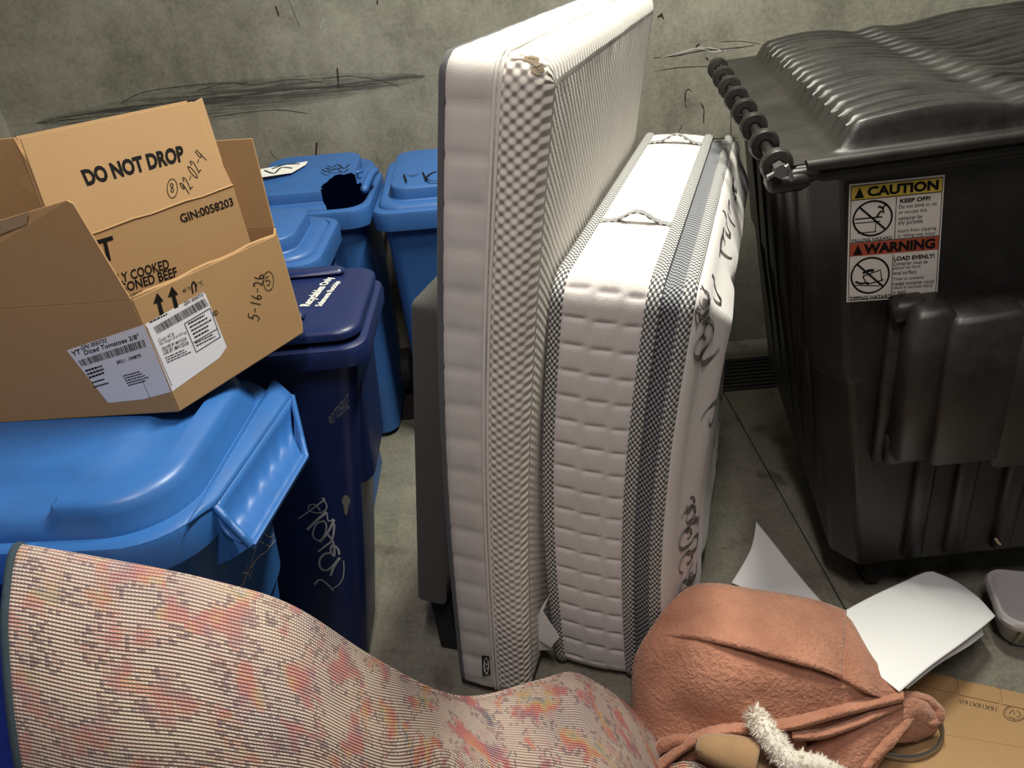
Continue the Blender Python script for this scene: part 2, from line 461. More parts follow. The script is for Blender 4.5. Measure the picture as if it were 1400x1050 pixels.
G = 'wheeled recycling carts'
STEP = [(0.02, .064), (.3, .063), (.55, .060), (.76, .056), (.79, .053), (.80, .048), (.805, .010), (.82, .006), (.88, .008), (.95, .008), (.98, .004), (1.0, -.004)]

# --- near blue cart under the carton
ca = Cart('bright blue cart with a wide chipped front lip, under the open carton', -.935, 1.345, .76, .595, 1.06, -4, (-.02, -.04, .54, .40), M_BLUE, G, r=.14)
def hfa(x, y, sc):
    ridge = .026*sstep(.79, .815, sc)*sstep(.99, .93, sc)*sstep(.125, .14, x)
    pan = .010*sstep(.60, .56, sc)
    return ridge+pan
ca.lid([(0.02, .052), (.25, .052), (.45, .050), (.55, .046), (.60, .042), (.70, .038), (.78, .034), (.80, .033), (.815, .032), (.83, .032), (.845, .031), (.86, .030), (.88, .029), (.90, .027), (.92, .024), (.94, .020), (.96, .014), (.975, .008), (.99, .002), (1.0, -.006)], hfa, tilt=.01, dl=-.05)
# scooped front lip: apron hanging from the rim, ribs, folded edge
PA = [onz(294, 692, 1.045), onz(399, 541, 1.045), onz(418, 624, .985), onz(345, 745, .985)]
rows = []
for i in range(9):
    v = i/8; row = []
    for j in range(25):
        u = j/24
        p = bil(PA, u, v)
        p = p+Vector((-.018, 0, -.022))*math.sin(math.pi*v)+Vector((0, 0, .0022*math.cos(u*math.pi*12)))*math.sin(math.pi*v)
        row.append(p)
    rows.append(row)
sh_ = []
for k in range(5):
    f = k/4; row = []
    for j in range(13):
        u = j/12; a_ = ca.P(.360, lerp(-.245, .275, u), 1.058); b2 = lerp(PA[0], PA[1], u)
        row.append(lerp(a_, b2, f)+Vector((0, 0, .002*math.sin(math.pi*f))))
    sh_.append(row)
MB().grid(sh_).build('rim_shoulder', M_BLUE, ca.root, True, 60, solid=.006)
ap = MB().grid(rows).build('front_lip', M_BLUE, ca.root, True, 50, solid=.008)
for a_, b_ in ((PA[3], PA[2]), (PA[0], PA[3]), (PA[1], PA[2])):
    MB().tube([lerp(a_, b_, t/6)+Vector((0, 0, -.002)) for t in range(7)], .0075, 6).build('lip_edge', M_BLUE, ap, True, 60)
# gusset under each end of the lip
for k in (0, 1):
    q0, q1 = PA[k], PA[3-k]
    MB().slab([q0, q1, q1+Vector((-.03, 0, -.02)), q0+Vector((-.03, 0, -.14))], .006).build('lip_gusset', M_BLUE, ca.root)

# --- navy cart
cb = Cart('dark navy cart with white print on its lid, beside the open carton', -.655, 1.885, .62, .46, 1.095, 0, (-.07, -.125, .42, .28), M_NAVY, G, r=.06, liph=.05)
cb.lid([(0.02, .036), (.5, .036), (.86, .036), (.94, .034), (.975, .031), (1.0, .026)], None, tilt=.0, dl=-.03, r=.055, skirt=.018)
cb.bar(-.20, .215, .165, .05, .020, 1.095+.040)
cb.bar(-.20, .16, -.125, .05, .020, 1.095+.040)
cb.bar(-.24, -.05, .02, .20, .014, 1.095+.040)
plb = cb.topplane(1.095+.042)
mb = MB()
ptext(mb, 'Recyclables Only', [(427, 419), (460, 379), (445, 380), (409, 419)], plb, .001, .03)
ptext(mb, 'Solamente Reciclaje', [(443, 419), (468, 385), (458, 385), (430, 419)], plb, .001, .03)
mb.build('lettering', M_WHITEINK, cb.lido)

# --- mid blue cart
cc = Cart('plain blue cart with stepped lid, between the navy cart and the torn lid', -.885, 2.53, .63, .50, 1.09, 0, (.045, .02, .52, .42), M_BLUE2, G, r=.08)
cc.lid(STEP, None, tilt=.01, r=.10, dl=-.05)

# --- cart with torn lid
cdn = Cart('blue cart with a torn, broken lid and paper sticker on top', -.745, 3.165, .60, .52, 1.08, -90, (0, 0, .45, .43), M_BLUE2, G, r=.08)
hc = onz(472, 253, 1.145)
def holef(c):
    d = (c-hc); d.z = 0
    return c.z > 1.03 and (abs(d.x)/.085)**2.4+(abs(d.y)/.13)**2.4 < 1.0+.35*noise.noise(c*40)
STEPF = [(0.02+i*.02, .062-.012*(i/34)) for i in range(35)]+[(.76, .052), (.79, .050), (.80, .046), (.805, .010), (.82, .006), (.84, .007), (.88, .008), (.91, .008), (.95, .008), (.98, .004), (1.0, -.004)]
cdn.lid(STEPF, None, tilt=.05, r=.10, hole=holef, dl=-.04)
# curled torn strip at the corner of the break
MB().tube(crom([onz(497, 262, 1.12), onz(503, 247, 1.14), onz(508, 238, 1.15), onz(514, 232, 1.15)], 5), [.004]+[.016]*14+[.006], 8).build('torn_strip', M_BLUE2, cdn.root, True, 60)
MB().tube(crom([onz(452, 243, 1.13), onz(462, 238, 1.15), onz(476, 236, 1.15), onz(487, 236, 1.15), onz(496, 233, 1.15)], 5), [.003]+[.007]*19+[.003], 6).build('torn_strip', M_BLUE2, cdn.root, True, 60)
pld = cdn.topplane(1.08+.062+.006+.025+.004, .05)
mb = MB(); ppoly(mb, [(355, 232), (421, 221), (418, 226), (399, 237), (358, 243)], pld, .002)
mb.build('sticker', M_PAPER, cdn.lido)
mb = MB()
for px in ([(362, 234), (375, 238), (385, 230), (400, 231)], [(372, 232), (390, 226), (410, 225)], [(440, 233), (446, 236), (452, 236)], [(447, 228), (455, 230), (462, 226), (470, 232), (478, 226)], [(444, 231), (458, 233), (470, 230)]):
    mb = MB(); pline(mb, px, .007, pld, .004); mb.build('pen_mark', M_BLACKINK, cdn.lido)
mb = MB()
ppoly(mb, [(407, 251), (442, 255), (436, 259), (402, 264)], cdn.topplane(1.11), .002)
mb.build('tape_scrap', M_PAPER, cdn.lido)

# --- far right cart
ce = Cart('blue cart with handwritten letters on its lid, beside the grey bed base', -.200, 3.12, .60, .54, 1.07, -90, (0, 0, .45, .40), M_BLUE2, G, r=.07)
ce.lid(STEP, None, tilt=.05, r=.08, dl=-.045)
ple = ce.topplane(1.07+.062+.006+.025, .05)
mb = MB()
pline(mb, [(556, 249), (552, 239), (565, 241), (578, 236), (583, 247)], .007, ple, .003, 0)
pline(mb, [(597, 235), (589, 238), (583, 244), (588, 248), (600, 248)], .007, ple, .003)
mb.build('lettering', M_BLACKINK, ce.lido)

# graffiti and stamps on the navy and near carts (front/side planes)
def side_plane(cart, p0, p1, p2): return plane3(p0, p1, p2)
from mathutils.bvhtree import BVHTree
_bv = {}
def bvh(o):
    if o.name not in _bv:
        b = WLOC.get(o.name, Vector((0, 0, 0)))
        _bv[o.name] = BVHTree.FromPolygons([v.co+b for v in o.data.vertices], [tuple(p.vertices) for p in o.data.polygons])
    return _bv[o.name]
def onob(x, y, o, off=.001):
    d = ray(x, y).normalized(); h = bvh(o).ray_cast(CAM, d)
    if h[0] is None: return None
    n = h[1] if h[1].dot(d) < 0 else -h[1]
    return h[0]+n*off, n
def oline(mb, px, w, o, off=.001, k=5):
    """pen stroke laid on the real surface of an object"""
    pts = [Vector((x, y, 0)) for x, y in px]
    if len(pts) > 2: pts = crom(pts, k)
    else: pts = [lerp(pts[0], pts[-1], t/4) for t in range(5)]
    H = [onob(p.x, p.y, o, off) for p in pts]; H = [h for h in H if h]
    if len(H) < 2: return
    m = len(H); a = []; b = []
    for i, (p, n) in enumerate(H):
        t = H[min(i+1, m-1)][0]-H[max(i-1, 0)][0]
        if t.length < 1e-7: t = Vector((0, 0, 1))
        q = t.normalized().cross(n).normalized()
        ww = w[min(len(w)-1, i*len(w)//m)] if isinstance(w, (list, tuple)) else w
        a.append(p+q*ww/2); b.append(p-q*ww/2)
    n0 = len(mb.v); mb.v += a+b
    for i in range(m-1): mb.f.append((n0+i, n0+i+1, n0+m+i+1, n0+m+i))
def opoly(mb, px, o, off=.001):
    H = [onob(x, y, o, off) for x, y in px]; H = [h[0] for h in H if h]
    if len(H) > 2: mb.poly(H)
def otext(mb, body, px, o, off=.001, bold=.02):
    vs, fs = text_mesh(body, bold)
    x0 = min(v.x for v in vs); x1 = max(v.x for v in vs); y0 = min(v.y for v in vs); y1 = max(v.y for v in vs)
    q = [Vector((x, y, 0)) for x, y in px]; out = []
    for v in vs:
        p = bil(q, (v.x-x0)/(x1-x0), (v.y-y0)/(y1-y0)); h = onob(p.x, p.y, o, off)
        if h is None: return
        out.append(h[0])
    mb.add(out, fs)

# ------------------------------------------------------------------ graffiti on carts
mb = MB()
for px, wd in (([(408, 709), (425, 697), (443, 683), (440, 681)], .006), ([(443, 683), (447, 692), (443, 699), (432, 701), (422, 697), (424, 690), (432, 690), (438, 698)], .005),
               ([(420, 724), (430, 714), (440, 705), (447, 700)], .012), ([(447, 700), (449, 712), (456, 709)], .006),
               ([(444, 712), (434, 715), (428, 727), (430, 736), (438, 738), (445, 728), (446, 716), (441, 711)], .007), ([(437, 741), (448, 728), (457, 710)], .010),
               ([(435, 754), (445, 746), (454, 738), (457, 720), (456, 715)], .009), ([(448, 730), (456, 742), (457, 760), (452, 752), (455, 745), (462, 750), (464, 758)], .009),
               ([(455, 756), (444, 757), (437, 766), (439, 777), (448, 779), (458, 770), (464, 762)], .010), ([(452, 787), (457, 774), (465, 762)], .010),
               ([(470, 766), (470, 785), (465, 797), (456, 804)], .004), ([(430, 799), (437, 792), (446, 797), (456, 807)], .008)):
    oline(mb, px, wd*.62, cb.body)
mb.build('graffiti', M_CHALK, cb.root)
mb = MB(); otext(mb, 'REYTDERAZ', [(452, 581), (478, 557), (476, 537), (449, 570)], cb.body, .001, .0); mb.build('stamp', plain('grey_stamp', (.16, .16, .17), .7), cb.root)
mb = MB()
H = [onob(473+6*math.sin(t)*(1 if math.cos(t) > 0 else .55), 688-(16 if math.cos(t) < 0 else 12)*math.cos(t), cb.body, .002) for t in [2*math.pi*k/18 for k in range(18)]]
H = [h[0] for h in H if h]
if len(H) > 5: mb.poly(H).build('lift_slot', plain('pale_scuff', (.16, .155, .13), .8), cb.root)
mb = MB()
for px in ([(378, 721), (370, 734), (362, 730), (360, 728)], [(374, 732), (370, 746), (364, 745)], [(391, 728), (384, 729), (374, 741), (362, 755), (355, 758)], [(361, 744), (354, 741), (347, 755), (341, 775), (346, 772), (348, 764)],
           [(356, 758), (347, 770), (341, 790), (340, 785), (333, 783), (331, 784)], [(338, 772), (333, 795), (326, 802), (319, 801)], [(347, 768), (337, 785), (330, 808), (318, 809), (317, 806)], [(331, 815), (330, 806), (325, 813)], [(389, 712), (388, 722), (391, 716)]):
    oline(mb, px, .0025, ca.body)
mb.build('graffiti', M_CHALK, ca.root)

# ------------------------------------------------------------------ mattresses
def perim(L, H, r, ds):
    out = []
    def seg(p, q):
        n = max(1, int((Vector(q)-Vector(p)).length/ds))
        for i in range(n):
            out.append((lerp(Vector(p), Vector(q), i/n), Vector((q[1]-p[1], p[0]-q[0])).normalized()*-1))
    def arc(c, a0):
        n = max(4, int(r*math.pi/2/ds))
        for i in range(n):
            a = R(a0-90*i/n); out.append((Vector((c[0]+r*math.cos(a), c[1]+r*math.sin(a))), Vector((math.cos(a), math.sin(a)))))
    seg((0, r), (0, H-r)); arc((r, H-r), 180)
    seg((r, H), (L-r, H)); arc((L-r, H-r), 90)
    seg((L, H-r), (L, r)); arc((L-r, r), 0)
    seg((L-r, 0), (r, 0)); arc((r, r), 270)
    s = 0; res = []
    for i, (p, n) in enumerate(out):
        if i: s += (p-out[i-1][0]).length
        res.append((p.x, p.y, n.x, n.y, s))
    return res
class Mattress:
    def __init__(s, o, yaw, lean, L, H, T, r, ds):
        s.w = Vector((math.cos(R(yaw)), -math.sin(R(yaw)), 0)); s.d = Vector((math.sin(R(yaw)), math.cos(R(yaw)), 0))
        s.n = (Vector((0, 0, 1))*math.cos(R(lean))+s.w*math.sin(R(lean))); s.t = (s.w*math.cos(R(lean))-Vector((0, 0, 1))*math.sin(R(lean)))
        s.o = Vector(o)+Vector((0, 0, T*math.sin(R(lean)))); s.L, s.H, s.T = L, H, T; s.p = perim(L, H, r, ds)
    bow = 0.0
    def P(s, d, n, t): return s.o+s.d*d+s.n*n+s.t*(t-s.bow*math.sin(math.pi*max(0, min(1, n/s.H))))
    def ring(s, t, inset, disp=None):
        out = []
        for (d, n, nx, ny, q) in s.p:
            k = -inset+(disp(q, t, d, n) if disp else 0)
            out.append(s.P(d+nx*k, n+ny*k, t))
        return out
    def band(s, prof, disp=None, cap0=False, cap1=False, face=None):
        """prof list of (t,inset); face: (t, bulge fn) closes the last ring with concentric rings"""
        mb = MB(); rings = [s.ring(t, i, disp) for t, i in prof]
        uv = []
        for t, i in prof: uv += [(q[4], t) for q in s.p]
        if face:
            t0, i0 = prof[-1]; c = (s.L/2, s.H/2)
            for k in face[0]:
                rg = []
                for (d, n, nx, ny, q) in s.p:
                    d0, n0 = d-nx*i0, n-ny*i0
                    dd, nn = c[0]+(d0-c[0])*k, c[1]+(n0-c[1])*k
                    rg.append(s.P(dd, nn, t0+face[1](dd, nn, k))); uv.append((nn, t0+dd))
                rings.append(rg)
        mb.loft(rings, cap0, cap1 or bool(face)); mb.uv = uv
        return mb
def fabric(name, col, rough=.85, pat=None, sheen=.2, scale=(1, 1), dark=None):
    m, nt, b = newmat(name); uvn = nt.nodes.new('ShaderNodeUVMap'); uv = uvn.outputs[0]; v = coords(nt)
    f = noisef(nt, v, 5, 5, .6)
    c = mixc(nt, math2(nt, 'MULTIPLY', math2(nt, 'SUBTRACT', f, .42, clamp=True), 1.3, clamp=True), col, tuple(x*y for x, y in zip(col, (.86, .83, .79))))
    b.inputs['Roughness'].default_value = rough; b.inputs['Sheen Weight'].default_value = sheen
    sp = nt.nodes.new('ShaderNodeSeparateXYZ'); ln(nt, uv, sp.inputs[0]); U, V = sp.outputs[0], sp.outputs[1]
    tau = 2*math.pi
    if pat == 'honey':
        a = math2(nt, 'SINE', math2(nt, 'MULTIPLY', U, tau/.0235))
        d = math2(nt, 'SINE', math2(nt, 'MULTIPLY', V, tau/.027))
        h = math2(nt, 'MULTIPLY', a, d)
        dots = math2(nt, 'ADD', math2(nt, 'MULTIPLY', h, .5), .5)
        bumpn(nt, b, math2(nt, 'SUBTRACT', 1.0, dots), .85, .0065)
    elif pat == 'weave':
        a = math2(nt, 'SINE', math2(nt, 'MULTIPLY', math2(nt, 'ADD', U, V), tau/.0035))
        d = math2(nt, 'SINE', math2(nt, 'MULTIPLY', math2(nt, 'SUBTRACT', U, V), tau/.0035))
        bumpn(nt, b, math2(nt, 'ADD', math2(nt, 'MULTIPLY', a, d), math2(nt, 'MULTIPLY', noisef(nt, v, 14, 3), 6)), .25, .0025)
    elif pat == 'knit':
        bumpn(nt, b, noisef(nt, mapping(nt, v, (1, 1, .45)), 140, 4, .7), .4, .004)
    elif pat == 'braid':
        a = math2(nt, 'SINE', math2(nt, 'MULTIPLY', U, tau/.017))
        d = math2(nt, 'SINE', math2(nt, 'MULTIPLY', V, tau/.0105))
        h = math2(nt, 'MULTIPLY', a, d)
        k = ramp(nt, math2(nt, 'ADD', math2(nt, 'MULTIPLY', h, .5), .5), [(.46, dark or (.05, .05, .06)), (.60, col)])
        c = k; bumpn(nt, b, h, .6, .002)
    ln(nt, c, b.inputs['Base Color'])
    return m
M_GREYFAB = fabric('grey_fabric', (.105, .105, .11), .9, 'knit', .1)
M_QUILT = fabric('white_quilted', (.66, .615, .58), .85, 'weave')
M_HONEY = fabric('white_honeycomb', (.68, .635, .58), .85, 'honey')
M_CORD = plain('white_cord', (.74, .70, .66), .7, .05)
M_PLUSH = fabric('white_plush', (.66, .62, .60), .9, 'knit', .4)
M_BRAID = fabric('braided_tape', (.62, .61, .59), .7, 'braid', .1, dark=(.06, .06, .065))
M_LACE = fabric('grey_mesh_tape', (.36, .37, .40), .7, 'braid', .1, dark=(.02, .02, .025))
M_DAMASK = fabric('white_damask', (.70, .665, .64), .7, 'knit', .3)
M_SCROLL = plain('grey_scroll_print', (.15, .135, .13), .8, .2, 200, .3, 400)

# tall mattress
tm = Mattress((-.236, 1.535, 0.0), 19, 5.2, 1.43, 1.735, .215, .05, .012); tm.bow = .03
tr = thing('mattress', 'tall white mattress with honeycomb cover, leaning by the grey bed base', 'mattress', tm.P(tm.L/2, 0, tm.T/2))
tm.band([(.024, .004), (.020, .0), (.010, .004), (.002, .02)], None, face=([.985, .93, .6, .02], lambda d, n, k: -.006*(1-k))).build('base_cover', M_GREYFAB, tr, True, 60)
def qd(q, t, d, n):
    ph = (q % .094)/.094; g = math.exp(-(min(ph, 1-ph)*.094/.006)**2)
    sh = sstep(.022, .04, t)*sstep(.112, .10, t)
    return .0028*sh*(1-math.exp(-(min(ph, 1-ph)*.094/.016)**2))-.002*g+.004*noise.noise(Vector((q*9, t*14, 3)))*sh
tm.band([(.022, .003)]+[(.022+.092*k/12, .0) for k in range(1, 12)]+[(.114, .003)], qd).build('quilted_border', M_QUILT, tr, True, 60)
for t, rr in ((.117, .0042), (.127, .0038)):
    MB().tube(tm.ring(t, -.001), rr, 6, closed=True).build('zip_cord', M_CORD, tr, True, 80)
def fd(d, n, k):
    # soft sag and finger-wide vertical ripples near the top of the wide face
    e = (1-k)
    return .001*sstep(0, .12, e)-.003*noise.noise(Vector((d*14, n*2.2, 1)))*sstep(0, .05, e)
def hd(q, t, d, n): return .003*noise.noise(Vector((q*6, t*10, 7)))
tp = tm.band([(.112, .004), (.122, .001), (.135, .0), (.155, -.002), (.178, .0), (.192, .005), (.204, .014), (.211, .028), (.215, .045)], hd, face=([.985, .97, .95, .92, .88, .8, .7, .6, .5, .4, .3, .2, .1, .02], fd))
hcov = tp.build('honeycomb_cover', M_HONEY, tr, True, 80)
# woven brand tab on the border
tq = plane3(tm.P(0, .2, .05), tm.P(0, .3, .05), tm.P(0, .2, .12))
tab = MB(); ppoly(tab, [(660, 893), (670, 894), (672, 918), (661, 921)], tq, .009)
tb = tab.build('brand_tab', plain('black_tab', (.008, .008, .01), .6), tr, solid=.001)
mb = MB()
el = [(666.3+3.7*math.cos(a), 907+11.4*math.sin(a)) for a in [2*math.pi*k/24 for k in range(24)]]
ppoly(mb, el, tq, .0098); mb.build('oval', M_PAPER, tb)
mb = MB(); ptext(mb, 'IKEA', [(664.2, 897.5), (664.8, 916.8), (668.8, 916.4), (668.3, 897.2)], tq, .0103, .05); mb.build('lettering', M_BLACKINK, tb)
# soil mark on the top corner
M_SOIL = plain('brown_soil', (.26, .20, .13), .95, .3, 60)
for px, wd in (([(716, 80), (724, 82), (731, 86), (738, 92), (741, 99)], .012), ([(729, 93), (733, 97), (738, 98)], .014), ([(722, 78), (730, 79), (736, 83)], .008), ([(702, 82), (710, 81), (718, 82)], .003)):
    mb = MB(); oline(mb, px, wd, hcov, .001); mb.build('soil_mark', M_SOIL, tr)

# shorter mattress with braided edges
mm = Mattress((.068, 1.585, 0.0), 19.5, 2.2, 1.44, 1.25, .205, .06, .005); mm.bow = .028; mm.t = mm.t*1.12
mr = thing('mattress', 'shorter white mattress with grey braided edges and scroll patterned side', 'mattress', mm.P(mm.L/2, 0, mm.T/2))
SP = .069
def md(q, t, d, n):
    u = (t-.018)/.165
    seg = 1.0
    for c in (.36, .72): seg *= 1-math.exp(-((u-c)/.055)**4)
    sh = sstep(.0, .06, u)*sstep(1.0, .94, u)
    ph = (q+.005*(0 if u < .36 else 1 if u < .72 else 2)) % SP; dd = min(ph, SP-ph)
    asym = ph/SP
    return sh*(-.0060*seg*math.exp(-(dd/.0055)**2)+.0022*math.sin(math.pi*asym)*seg+.0005*noise.noise(Vector((q*25, t*40, 0))))+.006*math.sin(math.pi*max(0, min(1, u)))
mm.band([(.018+.165*k/26, .0) for k in range(27)], md).build('quilted_border', M_PLUSH, mr, True, 80)
def braid(t0, t1, out, name, mat, parent=mr):
    c = (t0+t1)/2
    return mm.band([(t0, .004), (t0, -out*.5), (t0+(t1-t0)*.25, -out), (c, -out-.001), (t0+(t1-t0)*.75, -out), (t1, -out*.5), (t1, .004)]).build(name, mat, parent, True, 60)
braid(-.006, .019, .008, 'edge_tape', M_BRAID)
braid(.181, .209, .008, 'edge_tape', M_BRAID)
# plain underside (left face)
mm.band([(.0, -.002), (-.006, .02)], face=([.97, .8, .4, .02], lambda d, n, k: .010*sstep(0, .2, 1-k))).build('underside', M_PLUSH, mr, True, 80)
# pillow top: recessed gusset, lacy tape, damask panel
mm.band([(.205, .006), (.213, .018), (.225, .012), (.238, .010), (.250, .004)]).build('gusset', M_LACE, mr, True, 80)
def lace(q, t, d, n): return .003*noise.noise(Vector((q*7, 2, 0)))
mm.band([(.246, .010), (.246, -.004), (.256, -.008), (.268, -.006), (.273, .004)], lace).build('pillow_top_tape', M_BRAID, mr, True, 60)
def pd(d, n, k):
    e = 1-k
    return .050*sstep(0, .18, e)-.010*math.exp(-((d-.16)/.05)**2)*math.exp(-((n-.35)/.18)**2)+.010*noise.noise(Vector((d*3.2, n*3.0, 4)))*sstep(.02, .2, e)-.012*math.exp(-((d-.42)/.05)**2)
pan = mm.band([(.268, .006), (.272, .004), (.280, .008), (.291, .022), (.298, .040)], None, face=([.98, .96, .94, .91, .88, .84, .8, .74, .66, .58, .5, .4, .3, .2, .1, .02], pd)).build('damask_panel', M_DAMASK, mr, True, 80)
# handles across the top border
for dpos in (.40, 1.26):
    rows = []
    for i in range(17):
        u = i/16; t = .010+.185*u
        lift = .034*math.exp(-((u-.52)/.20)**2)+.004
        rows.append([mm.P(dpos+dx-.05*lift/.034*.25, mm.H+lift, t) for dx in (-.011, 0, .011)])
    g = MB().grid(rows); g.uv = [(i/16*.185, dx) for i in range(17) for dx in (-.011, 0, .011)]
    g.build('handle', M_BRAID, mr, True, 80, solid=.004)
# scroll ornaments on the damask panel, laid on its real surface
def scroll(cx, cy, r0, r1, a0, turns, w=.019, n=26):
    """spiral stroke in the panel's own plane, centred under a picture point, dropped on its surface"""
    h = onob(cx, cy, pan)
    if h is None: return
    q = h[0]-mm.o; d0, n0 = q.dot(mm.d), q.dot(mm.n); a = []; b = []; P = []
    for i in range(n):
        f = i/(n-1); r = lerp(r0, r1, f)*.0021; t = R(a0)+turns*2*math.pi*f
        o_ = mm.o+mm.d*(d0+r*math.cos(t))+mm.n*(n0-r*math.sin(t))+mm.t*.6
        hh = bvh(pan).ray_cast(o_, -mm.t.normalized())
        if hh[0] is not None and (hh[0]-mm.o).dot(mm.t)/mm.t.length_squared > .27: P.append(hh[0]+mm.t.normalized()*.0012)
    if len(P) < 6: return
    m = len(P); mb = MB(); mb.ribbon(P, [w*(1.25-.9*abs(2*i/(m-1)-.9)) for i in range(m)], mm.t.normalized()); mb.build('scroll_pattern', M_SCROLL, pan)
SCR = [(962, 420, 24, 5, 150, 1.1), (960, 468, 27, 7, -110, 1.15), (953, 428, 12, 3, 0, 1), (968, 446, 14, 4, 90, .8), (976, 402, 20, 8, -60, .7), (958, 396, 16, 4, 60, .9), (968, 478, 18, 8, 20, .6),
       (943, 706, 17, 5, 200, 1.0), (940, 733, 20, 4, 30, 1.2), (950, 745, 16, 5, 250, .8), (941, 765, 18, 4, 120, 1.1), (946, 786, 17, 4, -40, .9), (937, 800, 13, 4, 90, .9), (934, 822, 22, 6, 200, 1.1), (942, 692, 13, 3, -90, .9), (950, 772, 22, 10, 60, .5), (950, 724, 20, 9, 200, .5),
       (985, 555, 30, 8, 90, 1.1), (978, 590, 34, 10, -60, 1.0), (990, 610, 34, 8, 120, 1.0), (984, 640, 30, 6, 0, 1.1), (974, 570, 24, 5, 200, 1), (993, 580, 28, 6, 30, .9), (985, 525, 24, 5, 100, .8), (980, 622, 26, 5, 40, .9),
       (966, 785, 24, 6, 0, .9), (962, 808, 20, 4, 120, .9), (972, 765, 20, 4, 200, .9), (958, 795, 14, 4, 60, .9), (997, 685, 30, 6, -60, .8), (988, 330, 22, 4, 90, 1.0), (992, 312, 22, 4, -60, .9), (997, 290, 20, 4, 120, .9), (1003, 250, 18, 3, 30, .9), (1003, 268, 18, 3, 200, .9)]
for a_ in SCR: scroll(*a_)
# sewn-in white tag hanging from the braid
tg = plane3(mm.P(-.016, .1, .0), mm.P(-.016, .3, .0), mm.P(-.016, .1, .1))
ob = MB()
ob.slab([onpl(x, y, tg)+tg[1]*k for x, y, k in ((741, 828, .012), (769, 858, .035), (757, 874, .03), (740, 868, .02))], .0015)
tgo = ob.build('care_tag', M_PAPER, mr)
MB().slab([onpl(x, y, tg)+tg[1]*k for x, y, k in ((752, 812, .004), (742, 826, .010), (732, 848, .008), (734, 872, .008), (741, 868, .012), (742, 835, .012))], .0015).build('tag_fold', M_PAPER, tgo)
MB().slab([onpl(x, y, tg)+tg[1]*k for x, y, k in ((734, 872, .006), (750, 874, .014), (757, 885, .012), (735, 887, .004))], .0015).build('tag_fold', M_PAPER, tgo)

# ------------------------------------------------------------------ grey bed base stood on its side
b0 = ony(570, 822, 1.67); b1 = ony(566, 398, 1.69)
bb = Mattress(b0, 19, math.degrees(math.atan2(b1.x-b0.x, b1.z-b0.z)), 1.02, (b1-b0).length, .088, .02, .02)
bb.o = b0
br = thing('bed_base', 'dark grey upholstered bed base on edge behind the tall mattress', 'bed base', (b0.x+.2, b0.y+.5, 0))
M_UPH = fabric('charcoal_upholstery', (.075, .072, .066), .95, 'knit', .2)
bb.band([(.0, .012), (.004, .003), (.015, 0), (.073, 0), (.084, .003), (.088, .012)], None, True, True).build('upholstered_frame', M_UPH, br, True, 50)
for d0 in (.04, .86):
    q = [bb.P(d0, .0, .02), bb.P(d0, .0, .08), bb.P(d0+.07, .0, .08), bb.P(d0+.07, .0, .02)]
    f = [Vector((p.x+.01, p.y, 0))+Vector((0, 0, 0)) for p in q]
    MB().loft([f, q], True, True).build('leg', M_BLACK, br, bevel=.004)
# ------------------------------------------------------------------ dumpster
def mat_dump():
    m, nt, b = newmat('black_brown_plastic'); v = coords(nt)
    f = noisef(nt, v, 7, 6, .65); g = noisef(nt, v, 45, 4, .7)
    c = ramp(nt, f, [(.3, (.006, .005, .0045)), (.6, (.012, .010, .009)), (.8, (.02, .017, .014))])
    c = mixc(nt, math2(nt, 'MULTIPLY', math2(nt, 'SUBTRACT', g, .6, clamp=True), 1.6, clamp=True), c, (.04, .035, .03))
    # patchy dust film
    dn_ = noisef(nt, v, 3.5, 5, .65)
    c = mixc(nt, math2(nt, 'MULTIPLY', math2(nt, 'SUBTRACT', dn_, .42, clamp=True), 1.2, clamp=True), c, (.05, .044, .037))
    ln(nt, c, b.inputs['Base Color']); ln(nt, math2(nt, 'ADD', math2(nt, 'MULTIPLY', f, .3), .30), b.inputs['Roughness'])
    bumpn(nt, b, noisef(nt, v, 60, 3), .15, .002)
    return m
M_DUMP = mat_dump()
M_DSTEEL = plain('dark_steel', (.03, .028, .026), .35, .2, 30, metal=.6)
M_STEEL = plain('worn_steel', (.35, .34, .33), .35, .15, 30, metal=.9)
M_LEAF = plain('dry_leaf', (.17, .12, .06), .9, .3, 60)
DA = onz(1080, 225, 1.42)
E1 = Vector((1, -.03, .06)).normalized(); E2 = Vector((.17, 1, .02)).normalized(); E3 = Vector((-.04, .03, 1)).normalized()
def duw(x, y, v):
    n = E1.cross(E3); p0 = DA+E2*v; d = ray(x, y); h = CAM+d*((p0-CAM).dot(n)/d.dot(n)); q = h-p0
    a = E1.dot(E3); k1 = q.dot(E1); k3 = q.dot(E3); u = (k1-a*k3)/(1-a*a); return u, k3-a*u
def DP(u, v, w): return DA+E1*u+E2*v+E3*w
DF = (DA, E1, E2, E3)
DD, DU = 1.40, 1.75     # depth, length to the right
dz0 = DP(1.0, .7, 0)
dr_ = thing('dumpster', 'black plastic dumpster with ribbed lid and hazard stickers', 'dumpster', (dz0.x, dz0.y, 0))
def dring(w, ul, vn, vf, ur, ch=.07):
    """outline at height w with chamfered near-left corner"""
    return [DP(ul+ch, vn, w), DP(ur, vn, w), DP(ur, vf, w), DP(ul, vf, w), DP(ul, vn+ch*1.2, w)]
body = MB().loft([dring(-1.26, .21, .03, DD-.10, DU-.15), dring(-.62, .13, .035, DD-.06, DU-.06), dring(-.60, .115, .03, DD-.06, DU-.05), dring(-.055, .06, .03, DD-.03, DU-.02), dring(-.05, .015, .0, DD, DU, .05), dring(-.02, .015, .0, DD, DU, .05)], True, True).build('body', M_DUMP, dr_, bevel=.010)
